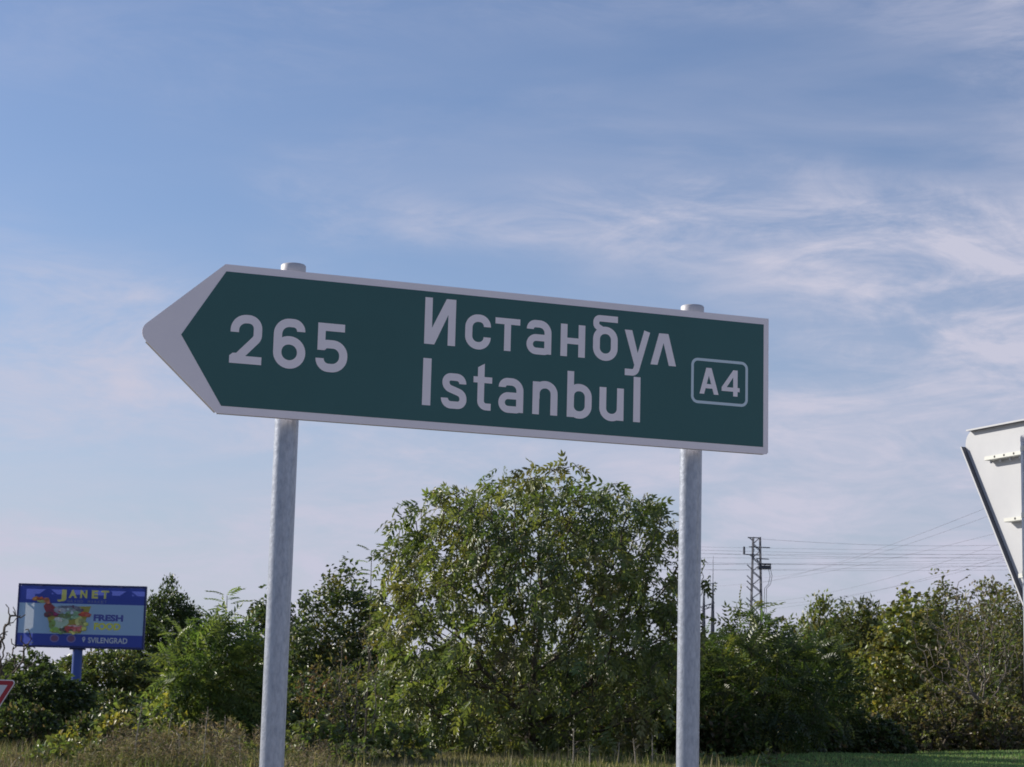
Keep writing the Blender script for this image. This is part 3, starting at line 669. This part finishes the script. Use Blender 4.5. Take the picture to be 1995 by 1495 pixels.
def plant(name, cat, label, px, D, wpx, top, leafk, size, pal, attr_n=400, per=4, prof=BUSH, seed=1, droop=.4, flat=.6, tip=.006, bark=None, trunk=None, step=None,
          depth=.85, lump=.22, group=None, stems=1, crown_name='crown', sparse=1.0, trunk_px=None, up=.12, jitter=.22, back=2, shell=.5, kill=1.7, patchy=True, fill=6, skew=0.0):
    rg = np.random.default_rng(seed * 101 + 7); nz = vnoise(seed * 13 + 5)
    if leafk in ('oval', 'broad', 'narrow') and cat in ('tree', 'bush') and sparse == 1:          # finer, denser leaves
        attr_n = int(attr_n * 1.35); per = int(per * 1.5 + .5); size *= .80 if D < 90 else .66
    p = at(px, 1400, D); x, y = float(p[0]), D; gz = float(ground(x, y)); h = float(at(px, top, D)[2]) - gz; rx = wpx / 2 / FPX * D
    root = empty(name, (x, y, gz), label, cat, group)
    A = sample_crown(prof, rx, rx * depth, h, attr_n, rg, nz, shell, lump)
    A[:, 0] += skew * rx * (A[:, 2] / h - .4)
    dense = sparse == 1 and cat in ('tree', 'bush') and name != 'dry_bush'
    if dense:
        nzc = vnoise(seed * 17 + 3); A = A[nzc(A / h * 6.5) > -.42]                  # leave hollows between clumps
    step = step or max(.07, h * .045); lx = 0 if trunk_px is None else float(at(trunk_px, 1400, D)[0]) - x
    th = (trunk if trunk is not None else .22) * h
    arr, par, dm = grow(A, np.array([lx, 0, 0.0]), th, step, step * kill, rg, lean=(-lx * .5, 0), up=up, jitter=jitter, stems=stems, spread=rx * .35)
    r, ch = radii(arr, par, tip); r[:len(r)] = np.minimum(r, h * .05)
    i = np.nonzero(par >= 0)[0]; thick = r[i] > max(r.max() * .42, tip * 3)
    j = i[thick]
    def limb(nm_, j, ns):
        p0 = arr[par[j]].copy(); root_e = par[par[j]] < 0; p0[root_e, 2] -= .15
        V, Q = tubes(p0, arr[j], np.minimum(r[par[j]], r[j] * 1.35), r[j], ns)
        link(nm_, raw(nm_, V, Q, smooth_shade=True), bark or M_bark, root)
    if len(j): limb('trunk', j, 9)
    comp = np.full(len(arr), -1); isth = np.zeros(len(arr), bool); isth[j] = True
    for k in i[~thick]: comp[k] = comp[par[k]] if comp[par[k]] >= 0 else k       # every limb leaving the trunk is a part
    ids, cnt = np.unique(comp[comp >= 0], return_counts=True)
    for c_id in ids: limb('branch', np.nonzero(comp == c_id)[0], 4)
    # leaves sit on the tips and on the few nodes behind them
    lvl = np.full(len(arr), 99)
    for k in range(len(arr) - 1, -1, -1):
        if ch[k] == 0: lvl[k] = 0
        if par[k] >= 0: lvl[par[k]] = min(lvl[par[k]], lvl[k] + 1)
    node = np.nonzero((lvl <= back) & (par >= 0))[0]
    if sparse < 1: node = node[rg.random(len(node)) < sparse]
    node = np.repeat(node, per)
    if leafk and len(node):
        t = rg.random((len(node), 1)); pos = arr[par[node]] * (1 - t) + arr[node] * t + rg.normal(size=(len(node), 3)) * step * .35
        pos[:, 2] = np.maximum(pos[:, 2], .05)
        if dense:
            fi = np.repeat(np.nonzero(dm < step * kill)[0], fill); pos = np.concatenate([pos, A[fi] + rg.normal(size=(len(fi), 3)) * step * .55]); pos[:, 2] = np.maximum(pos[:, 2], .05)
            node = np.concatenate([node, np.full(len(fi), node[0])])
        cen = np.array([0, 0, h * .45]); dr = pos - cen; dr /= np.linalg.norm(dr, axis=1, keepdims=True) + 1e-9
        tw = arr[node] - arr[par[node]]; tw /= np.linalg.norm(tw, axis=1, keepdims=True) + 1e-9
        patch = nz(pos / max(rx, h) * 5 + 9) * 2.0 if patchy else None
        V, T, cl_ = scatter(leafk, pos, dr * .5 + tw * .8, size, rg, pal, droop, flat, patch)
        link(crown_name, raw(crown_name, V, T, cl_), M_leaf, root)
    return root

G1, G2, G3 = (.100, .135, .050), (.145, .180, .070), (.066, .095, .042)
YG, YE, OL, BR_, RU, GY = (.210, .235, .075), (.36, .31, .07), (.165, .158, .062), (.185, .150, .098), (.19, .115, .072), (.19, .17, .135)
FG, LG = (.105, .158, .050), (.165, .222, .078)

# the big walnut
plant('walnut_tree', 'tree', 'large dome-shaped walnut tree standing behind the middle of the green sign', 1034, 40, 672, 912, 'walnut', .235,
      [(1.6, G1), (4.6, G2), (3.3, YG), (.5, OL)], attr_n=2600, per=2, prof=DOME, seed=3, droop=1.15, flat=.5, tip=.0075, skew=.16, trunk=.12, step=.15, lump=.16, back=2, shell=.45, depth=.9, fill=1)
# behind and left of it
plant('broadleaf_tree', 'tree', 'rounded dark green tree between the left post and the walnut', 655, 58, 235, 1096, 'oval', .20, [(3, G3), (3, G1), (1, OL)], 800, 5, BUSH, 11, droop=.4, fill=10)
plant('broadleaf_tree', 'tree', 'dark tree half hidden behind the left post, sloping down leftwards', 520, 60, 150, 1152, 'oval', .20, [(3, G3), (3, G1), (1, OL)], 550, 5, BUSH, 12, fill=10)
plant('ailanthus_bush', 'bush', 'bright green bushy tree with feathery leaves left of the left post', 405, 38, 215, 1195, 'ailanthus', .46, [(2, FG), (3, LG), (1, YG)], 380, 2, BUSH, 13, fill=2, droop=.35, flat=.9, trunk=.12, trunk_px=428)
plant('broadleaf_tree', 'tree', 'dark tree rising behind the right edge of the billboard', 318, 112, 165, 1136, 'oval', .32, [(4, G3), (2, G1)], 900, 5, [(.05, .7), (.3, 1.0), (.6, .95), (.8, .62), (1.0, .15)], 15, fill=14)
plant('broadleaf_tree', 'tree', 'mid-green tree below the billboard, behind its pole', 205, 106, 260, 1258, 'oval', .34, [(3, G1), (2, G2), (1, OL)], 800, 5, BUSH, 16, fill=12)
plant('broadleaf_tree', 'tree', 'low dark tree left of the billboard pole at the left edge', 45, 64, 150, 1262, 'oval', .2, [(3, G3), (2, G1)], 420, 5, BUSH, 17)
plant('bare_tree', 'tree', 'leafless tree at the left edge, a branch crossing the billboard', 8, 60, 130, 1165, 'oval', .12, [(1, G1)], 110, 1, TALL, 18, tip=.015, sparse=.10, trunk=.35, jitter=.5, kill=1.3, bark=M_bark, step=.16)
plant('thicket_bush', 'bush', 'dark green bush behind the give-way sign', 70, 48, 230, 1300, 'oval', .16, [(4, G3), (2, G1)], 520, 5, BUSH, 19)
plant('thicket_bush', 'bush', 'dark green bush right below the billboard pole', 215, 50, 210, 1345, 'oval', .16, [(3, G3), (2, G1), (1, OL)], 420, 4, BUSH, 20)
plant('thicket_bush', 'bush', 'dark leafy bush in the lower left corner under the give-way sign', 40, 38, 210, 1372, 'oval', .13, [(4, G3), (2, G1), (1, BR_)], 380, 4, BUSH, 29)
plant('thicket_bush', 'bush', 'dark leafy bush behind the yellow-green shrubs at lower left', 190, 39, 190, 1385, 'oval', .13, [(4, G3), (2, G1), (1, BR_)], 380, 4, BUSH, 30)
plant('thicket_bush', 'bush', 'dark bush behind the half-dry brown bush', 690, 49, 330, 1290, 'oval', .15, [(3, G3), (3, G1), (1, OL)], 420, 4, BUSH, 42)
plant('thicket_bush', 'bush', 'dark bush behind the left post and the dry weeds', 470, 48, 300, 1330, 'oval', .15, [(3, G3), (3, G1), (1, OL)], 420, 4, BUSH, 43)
plant('low_shrub', 'shrub', 'small green shrub in the dry weeds touching the left post', 500, 34, 90, 1432, 'oval', .08, [(3, G2), (2, FG), (1, OL)], 150, 4, BUSH, 44, stems=3, tip=.003)
plant('low_shrub', 'shrub', 'small green shrub at the bottom edge in the middle of the dry weeds', 395, 33.4, 90, 1462, 'oval', .07, [(3, G2), (2, OL), (1, YG)], 130, 4, BUSH, 45, stems=3, tip=.003)
plant('low_shrub', 'shrub', 'small olive shrub at the bottom edge near the yellow-green shrub', 262, 33.4, 90, 1455, 'oval', .07, [(3, OL), (2, G2), (1, BR_)], 130, 4, BUSH, 46, stems=3, tip=.003)
for k, (px_, D_, w_, t_, lk, sz, pal_, lab) in enumerate((
        (300, 34.5, 90, 1418, 'narrow', .10, [(3, (.27, .22, .17)), (2, (.36, .30, .22)), (1, OL)], 'dry fawn weed clump below the feathery green bush'),
        (365, 35, 100, 1405, 'narrow', .10, [(3, (.24, .19, .16)), (2, (.33, .27, .22)), (1, BR_)], 'mauve-brown dead weed clump under the trunk of the feathery green bush'),
        (440, 35, 110, 1398, 'narrow', .10, [(2, (.36, .31, .20)), (2, (.27, .22, .17)), (1.5, YG)], 'straw-coloured weed clump left of the left post, tallest of the dry clumps'),
        (340, 33, 70, 1455, 'oval', .06, [(2, YG), (2, OL), (1, BR_)], 'tiny olive weed at the bottom edge below the mauve-brown clump'),
        (575, 34, 80, 1440, 'oval', .08, [(3, G2), (2, OL), (1, BR_)], 'small green weed hugging the right side of the left post foot'),
        (690, 35, 110, 1430, 'oval', .08, [(3, G2), (2, LG), (1, OL)], 'small leafy weed at the stems of the half-dry brown bush'),
        (100, 33.5, 110, 1440, 'broad', .09, [(3, LG), (2, YG), (1, G2)], 'light green weed at the bottom edge in the far left corner'),
        (20, 33.5, 90, 1458, 'narrow', .09, [(3, (.24, .20, .15)), (2, OL)], 'dull brown weed clump at the bottom left corner'))):
    plant('weed_clump', 'weed', lab, px_, D_, w_, t_, lk, sz, pal_, 190, 4, BUSH, 70 + k, stems=5, tip=.003, droop=-.1 if lk == 'narrow' else .3, bark=M_bark_pale, crown_name='leaves', patchy=False)
plant('yellowing_shrub', 'shrub', 'yellow-green leafy shrub in front of the dark bushes at far left', 150, 34, 130, 1412, 'broad', .11, [(2, LG), (3, YG), (1, YE)], 150, 4, BUSH, 21, stems=3, tip=.004)
plant('yellowing_shrub', 'shrub', 'slender shrub with bright yellow leaves below the billboard pole', 218, 34.5, 80, 1350, 'broad', .11, [(1, LG), (3, YG), (2, YE)], 110, 4, TALL, 22, stems=2, tip=.004)
plant('yellowing_shrub', 'shrub', 'yellowing shrub at the foot of the feathery green bush', 320, 36, 130, 1345, 'broad', .11, [(2, LG), (3, YG), (1.4, YE), (1, OL)], 170, 4, BUSH, 23, stems=3, tip=.004)
plant('dry_bush', 'bush', 'tall thin brown half-dry bush between left post and walnut', 695, 36.8, 150, 1205, 'oval', .085, [(3, BR_), (2, OL), (1, RU), (1, G2)], 300, 2, TALL, 24, stems=3, tip=.004, trunk=.2, bark=M_bark_pale, back=1, patchy=False)
plant('dry_bush', 'bush', 'russet dry bush just right of the left post', 625, 44, 120, 1265, 'oval', .10, [(2, RU), (3, BR_), (2, OL)], 260, 3, TALL, 25, stems=2, tip=.004)
plant('low_shrub', 'shrub', 'low green shrub beside the foot of the left post', 625, 36, 170, 1385, 'broad', .11, [(3, G2), (2, FG), (1, YG)], 240, 4, BUSH, 26, stems=3, tip=.004)
plant('low_shrub', 'shrub', 'low green shrub at the left foot of the walnut', 790, 37, 150, 1395, 'broad', .12, [(3, G2), (2, LG), (1, YG)], 240, 4, BUSH, 27, stems=3, tip=.004)
plant('low_shrub', 'shrub', 'grey-green shrub behind the dry weeds, left of the left post', 480, 37.5, 130, 1388, 'broad', .10, [(3, G2), (2, OL), (1, G1)], 220, 4, BUSH, 28, stems=3, tip=.004)
# right of the walnut
plant('ailanthus_bush', 'bush', 'broad dark green feathery bush right of the right post', 1450, 43, 330, 1200, 'ailanthus', .46, [(3, G3), (3, G1), (2, FG), (.8, YG)], 620, 2, BUSH, 31, fill=2, droop=.45, flat=.9, trunk=.1)
plant('ailanthus_bush', 'bush', 'rounded dark green bush at the right end of the feathery hedge', 1585, 46, 170, 1248, 'ailanthus', .44, [(3, G3), (3, G1), (1, FG)], 360, 2, BUSH, 32, fill=2, droop=.5, flat=.9, trunk=.1)
plant('olive_tree', 'tree', 'olive-green tree right of the lattice pylon, farthest left of the right-hand trees', 1600, 76, 130, 1160, 'oval', .22, [(3, OL), (2, G2), (1, YG)], 420, 3, BUSH, 33, fill=10)
plant('willow_tree', 'tree', 'grey-green narrow-leaved tree with a short forked trunk among the right-hand trees', 1683, 66, 130, 1170, 'narrow', .24, [(3, (.075, .095, .045)), (2, OL), (1, G2)], 420, 5, ROUND, 34, fill=10, trunk=.32, droop=.5)
plant('yellowing_tree', 'tree', 'yellow-olive tree left of the brown half-bare trees', 1765, 58, 190, 1150, 'broad', .20, [(2, OL), (3, YG), (1.0, YE), (1, G2)], 480, 3, BUSH, 35, fill=10)
plant('broadleaf_tree', 'tree', 'green tree behind the yellow-olive one at right', 1830, 78, 130, 1118, 'oval', .22, [(2, G2), (2, OL), (1, YG)], 480, 4, BUSH, 36, fill=11)
plant('olive_tree', 'tree', 'hazy olive tree filling the skyline behind the half-bare brown tree', 1925, 72, 190, 1128, 'oval', .2, [(3, OL), (2, G2), (1, GY)], 480, 4, BUSH, 47, fill=11)
plant('olive_tree', 'tree', 'grey-green tree on the skyline between the lattice pylon and the forked tree', 1650, 84, 150, 1178, 'oval', .22, [(3, OL), (2, G2), (1, G1)], 420, 4, BUSH, 48, fill=11)
plant('half_bare_tree', 'tree', 'brown half-bare tree with crooked grey branches at right', 1890, 51, 270, 1112, 'oval', .13, [(3, BR_), (2, OL), (2, GY)], 900, 3, ROUND, 37, tip=.008, back=2, sparse=.55, trunk=.18, trunk_px=1945, bark=M_bark_pale, jitter=.34, patchy=False)
plant('half_bare_tree', 'tree', 'olive-brown tree at the right edge below the white triangular sign', 1995, 56, 200, 1098, 'oval', .15, [(3, OL), (1, BR_), (2, G2)], 520, 3, BUSH, 38, fill=9, tip=.008, trunk=.2)
plant('yellowing_shrub', 'shrub', 'low yellow-green shrub in front of the forked grey-green tree', 1695, 49, 190, 1340, 'broad', .16, [(2, YG), (1.5, YE), (2, OL), (1, FG)], 260, 5, BUSH, 39, stems=3)
plant('dry_bush', 'bush', 'brown dry bush below the yellow-olive tree', 1820, 48, 220, 1325, 'oval', .13, [(2, BR_), (3, OL), (1, GY), (1, YG)], 500, 5, BUSH, 40, stems=3)
plant('dry_bush', 'bush', 'brown dry bush at the foot of the right-edge tree', 1960, 47.5, 180, 1350, 'oval', .13, [(3, BR_), (2, OL), (1, G2)], 450, 5, BUSH, 41, stems=3)
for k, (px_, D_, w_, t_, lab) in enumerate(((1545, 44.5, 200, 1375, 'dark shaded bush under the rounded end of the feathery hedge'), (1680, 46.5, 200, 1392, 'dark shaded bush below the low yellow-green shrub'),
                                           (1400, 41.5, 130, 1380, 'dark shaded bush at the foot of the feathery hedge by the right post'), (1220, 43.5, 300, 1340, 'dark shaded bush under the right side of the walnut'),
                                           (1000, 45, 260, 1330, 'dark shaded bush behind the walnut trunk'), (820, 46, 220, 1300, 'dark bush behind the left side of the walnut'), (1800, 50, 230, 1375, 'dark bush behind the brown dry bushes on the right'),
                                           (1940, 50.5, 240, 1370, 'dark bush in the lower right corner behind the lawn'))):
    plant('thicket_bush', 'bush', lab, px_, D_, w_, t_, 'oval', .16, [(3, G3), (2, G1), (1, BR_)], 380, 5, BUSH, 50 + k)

def sapling(label, px, D, top, n, ln, seed):
    """young tree of heaven: one thin stem with tiers of long feathery leaves"""
    rg = np.random.default_rng(seed); p = at(px, 1400, D); gz = float(ground(p[0], D)); h = float(at(px, top, D)[2]) - gz
    root = empty('ailanthus_sapling', (float(p[0]), D, gz), label, 'sapling')
    MB().tube([(0, 0, -.1), (.03, .01, h * .5), (0, 0, h)], [.03, .02, .007], 6).build('stem', M_bark_pale, root, True)
    z = h * (1 - np.linspace(0, 1, n) ** 1.2 * .27); a = np.arange(n) * 2.4 + rg.random(n) * .5
    pos = np.stack([np.zeros(n), np.zeros(n), z], 1); dr = np.stack([np.cos(a), np.sin(a), np.linspace(.95, .05, n)], 1)
    V, T, c = scatter('ailanthus', pos, dr, ln, rg, [(2, FG), (2, LG), (1, YG)], .0, 2.2, None, .10)
    link('leaves', raw('leaves', V, T, c), M_leaf, root)
sapling('thin feathery-leaved sapling against the sky between billboard and left post', 431, 44, 1160, 16, .46, 4)
sapling('feathery-leaved sapling tip in front of the lattice pylon', 1466, 44, 1184, 24, .46, 5)
sapling('feathery-leaved shoot sticking out left of the walnut crown', 712, 42, 1072, 14, .42, 6)

# weeds that stand out singly
plant('weed_plant', 'weed', 'bright green weed on the lawn right of the right post', 1478, 36, 95, 1442, 'broad', .10, [(3, LG), (2, YG), (1, FG)], 70, 2, BUSH, 61, stems=4, tip=.003, crown_name='leaves')
plant('weed_plant', 'weed', 'small weed at the foot of the right post', 1388, 36, 50, 1450, 'broad', .09, [(3, LG), (2, YG)], 40, 2, TALL, 62, stems=2, tip=.003, crown_name='leaves')
plant('weed_plant', 'weed', 'reddish-brown dry weed beside the bright green weed', 1512, 36, 60, 1455, 'narrow', .09, [(2, RU), (2, BR_)], 60, 2, TALL, 63, stems=3, tip=.003, crown_name='leaves', bark=M_bark_pale)

# far-off wood closing the gaps between the trees
rg = np.random.default_rng(77); Vs, Ts, Cs = [], [], []; nb = 0
for px_, top, wd, D_ in [(-60, 1290, 300, 150), (420, 1290, 300, 140), (560, 1255, 260, 150), (700, 1262, 240, 150), (860, 1262, 260, 145), (1020, 1262, 260, 150), (1180, 1262, 260, 145), (1330, 1240, 220, 150),
                         (1420, 1218, 200, 150), (1520, 1208, 220, 150), (1620, 1222, 220, 140), (1740, 1215, 240, 140), (1880, 1200, 260, 140), (2020, 1190, 260, 150), (2150, 1180, 260, 150), (-250, 1280, 300, 150)]:
    c = at(px_, 1400, D_); gz = float(ground(c[0], D_)); hh = float(at(px_, top, D_)[2]) - gz; rr = wd / 2 / FPX * D_; n = 6500
    nzf = vnoise(px_ + 500); P = sample_crown(BUSH, rr * 1.15, rr * .7, hh, n, rg, nzf, .6, .3) + np.array([c[0], D_, gz])
    V, T, cl_ = scatter('oval', P, rg.normal(size=(n, 3)), .36, rg, [(3, G3), (3, G1), (1.5, OL), (1, BR_)], .3, .6, nzf(P * .3) * 2)
    Vs.append(V); Ts.append(T + nb); Cs.append(cl_); nb += len(V)
tag(link('distant_wood', raw('distant_wood', np.concatenate(Vs), np.concatenate(Ts), np.concatenate(Cs)), M_leaf), 'far-off belt of dark trees closing the gaps below the skyline', 'wood', kind='stuff')

# ------------------------------------------------------------------ grass and dry weeds
def blades(n, xr, yr, hfun, cols, seed, wfun=.008, keep=None, bend=.35):
    rg = np.random.default_rng(seed); x = rg.uniform(*xr, n); y = rg.uniform(*yr, n)
    if keep is not None: k = keep(x, y, rg); x, y = x[k], y[k]
    n = len(x); z = ground(x, y) - .01; hh = hfun(x, y, rg); a = rg.random(n) * 6.28; wv = np.stack([np.cos(a), np.sin(a), 0 * a], 1) * (wfun * rg.uniform(.6, 1.4, n))[:, None]
    b = rg.random(n) * 6.28; bd = np.stack([np.cos(b), np.sin(b), 0 * b], 1) * (hh * rg.uniform(.05, bend, n))[:, None]; b0 = np.stack([x, y, z], 1); up = np.array([0, 0, 1.0])
    V = np.stack([b0 - wv, b0 + wv, b0 + up * (hh * .55)[:, None] + bd * .35 - wv * .7, b0 + up * (hh * .55)[:, None] + bd * .35 + wv * .7, b0 + up * hh[:, None] + bd], 1)
    T = np.array([(0, 1, 3), (0, 3, 2), (2, 3, 4)])[None] + (np.arange(n) * 5)[:, None, None]
    f = np.clip(.5 + .5 * np.sin(x * .9 + np.sin(y * 1.3) * 1.5 + seed) + rg.normal(size=n) * .3, 0, .999); c = np.array(cols)[(f * len(cols)).astype(int)] * rg.uniform(.7, 1.3, (n, 1))
    return V.reshape(-1, 3), T.reshape(-1, 3), np.repeat(c, 5, 0)
def grass(name, label, *a, **k):
    V, T, c = blades(*a, **k); return tag(link(name, raw(name, V, T, c), M_grass), label, 'grass', kind='stuff')
STRAW, STRAW2, DUN, LAWN, LAWN2 = (.38, .33, .19), (.29, .25, .16), (.22, .175, .13), (.19, .32, .12), (.27, .38, .16)
# mown lawn on the right
grass('lawn', 'short bright green lawn along the lower right edge', 60000, (2.6, 15), (33, 48), lambda x, y, r: r.uniform(.03, .075, len(x)), [LAWN, LAWN2, (.24, .27, .12), LAWN], 5, .010, keep=lambda x, y, r: x > 2.2 + r.random(len(x)) * 1.6)
grass('dry_grass', 'straw-coloured dry grass in front of the walnut', 26000, (-4.5, 4.2), (33, 40), lambda x, y, r: r.uniform(.04, .16, len(x)) * (1 + 1.4 * (r.random(len(x)) < .04)), [STRAW2, (.14, .15, .06), STRAW, (.10, .13, .045)], 6, .009)
nzw = vnoise(91)
def wet(x, y): return nzw(np.stack([x * .8, y * .9, 0 * x], 1)) * 2
grass('dry_weeds', 'thin brown dry grass at lower left', 8000, (-9.6, -2.6), (31.5, 39), lambda x, y, r: r.uniform(.10, .40, len(x)) * (.8 + .5 * wet(x, y)).clip(.25, 1.4), [DUN, (.16, .19, .07), STRAW2, (.11, .14, .05), STRAW, (.14, .17, .06)], 7, .007, bend=.7)
# fluffy seed heads of the dead weeds: many fine twiglets heaped in low mounds
rg = np.random.default_rng(93); n = 110000; x = rg.uniform(-8.2, -2.9, n); y = rg.uniform(32.2, 38.0, n)
edge = smooth((x + 7.4) / 1.3) * np.where(x > -4.0, .55, 1.0)
cl1 = nzw(np.stack([x * 2.6, y * 2.2, 0 * x + 4], 1)) * 2; cl2_ = vnoise(97)(np.stack([x * 6.5, y * 5.0, 0 * x], 1)) * 2      # broad drifts and single tufts
top_ = (.20 + .26 * cl1 + .30 * cl2_).clip(.03, .85) * (.15 + .85 * edge); tz = top_ * rg.random(n) ** .8
P = np.stack([x, y, ground(x, y) + tz], 1); keep_ = rg.random(n) < (.25 + .75 * edge) * np.clip(.35 + .9 * cl2_, .10, 1); P = P[keep_]; n = len(P)
V, T, cl_ = scatter('twig', P, np.stack([rg.normal(size=n) * .9, rg.normal(size=n) * .9, np.full(n, .45)], 1), .11, rg, [(1.2, (.17, .13, .105)), (2.6, (.27, .215, .175)), (2.6, (.36, .29, .24)), (1.8, (.40, .34, .21)), (3.6, (.15, .175, .065))], -.2, .2, nzw(P * np.array([2.3, 2.3, 3.5])) * 2.2)
tag(link('dead_weed_plumes', raw('dead_weed_plumes', V, T, cl_), M_grass), 'fuzzy grey-brown dead weeds heaped left of the left post', 'weeds', kind='stuff')

def stalk(label, px, D, top, seed, group, col='pale_stalk'):
    """dead stem with a few stiff side twigs"""
    rg = random.Random(seed); p = at(px, 1440, D); gz = float(ground(p[0], D)); h_ = (float(at(px, top, D)[2]) - gz) * 1.12; mb_ = MB()
    lean = rg.uniform(-.12, .12); mb_.tube([(0, 0, -.03), (lean * .4 * h_, 0, h_ * .5), (lean * h_, .02, h_)], [.014, .011, .005], 5)
    for k in range(7):
        t = rg.uniform(.35, .98); a = rg.random() * 6.28; l = rg.uniform(.08, .2) * (1.2 - t * .6)
        b0_ = (lean * t * h_, 0, t * h_); mb_.tube([b0_, (b0_[0] + l * math.cos(a), l * math.sin(a) * .6, b0_[2] + l * .7)], [.0035, .002], 4)
    o_ = mb_.build('dead_stalk', material('pale_stalk', (.33, .29, .22), .85)); o_.location = (float(p[0]), D, gz); tag(o_, label, 'weed', group)
NTH = ['leftmost', 'second', 'third', 'fourth', 'fifth', 'sixth', 'seventh', 'eighth', 'rightmost']
for i, px_ in enumerate((262, 300, 322, 352, 372, 398, 418, 440, 470)):
    stalk(NTH[i] + ('' if i in (0, 8) else ' from the left') + ' of the pale dead stalks left of the left post', px_, 33.2 + (i * 7 % 5) * .4, 1385 + (i * 37) % 60, i, 'pale dead stalks in the dry weeds')
for i, px_ in enumerate((1118, 1150, 1205, 1240, 1272)):
    stalk(('leftmost', 'second', 'third', 'fourth', 'rightmost')[i] + ('' if i in (0, 4) else ' from the left') + ' of the dead stalks in the grass before the walnut', px_, 35.5 + (i % 3) * .4, 1428 + (i * 29) % 35, 40 + i, 'pale dead stalks before the walnut')
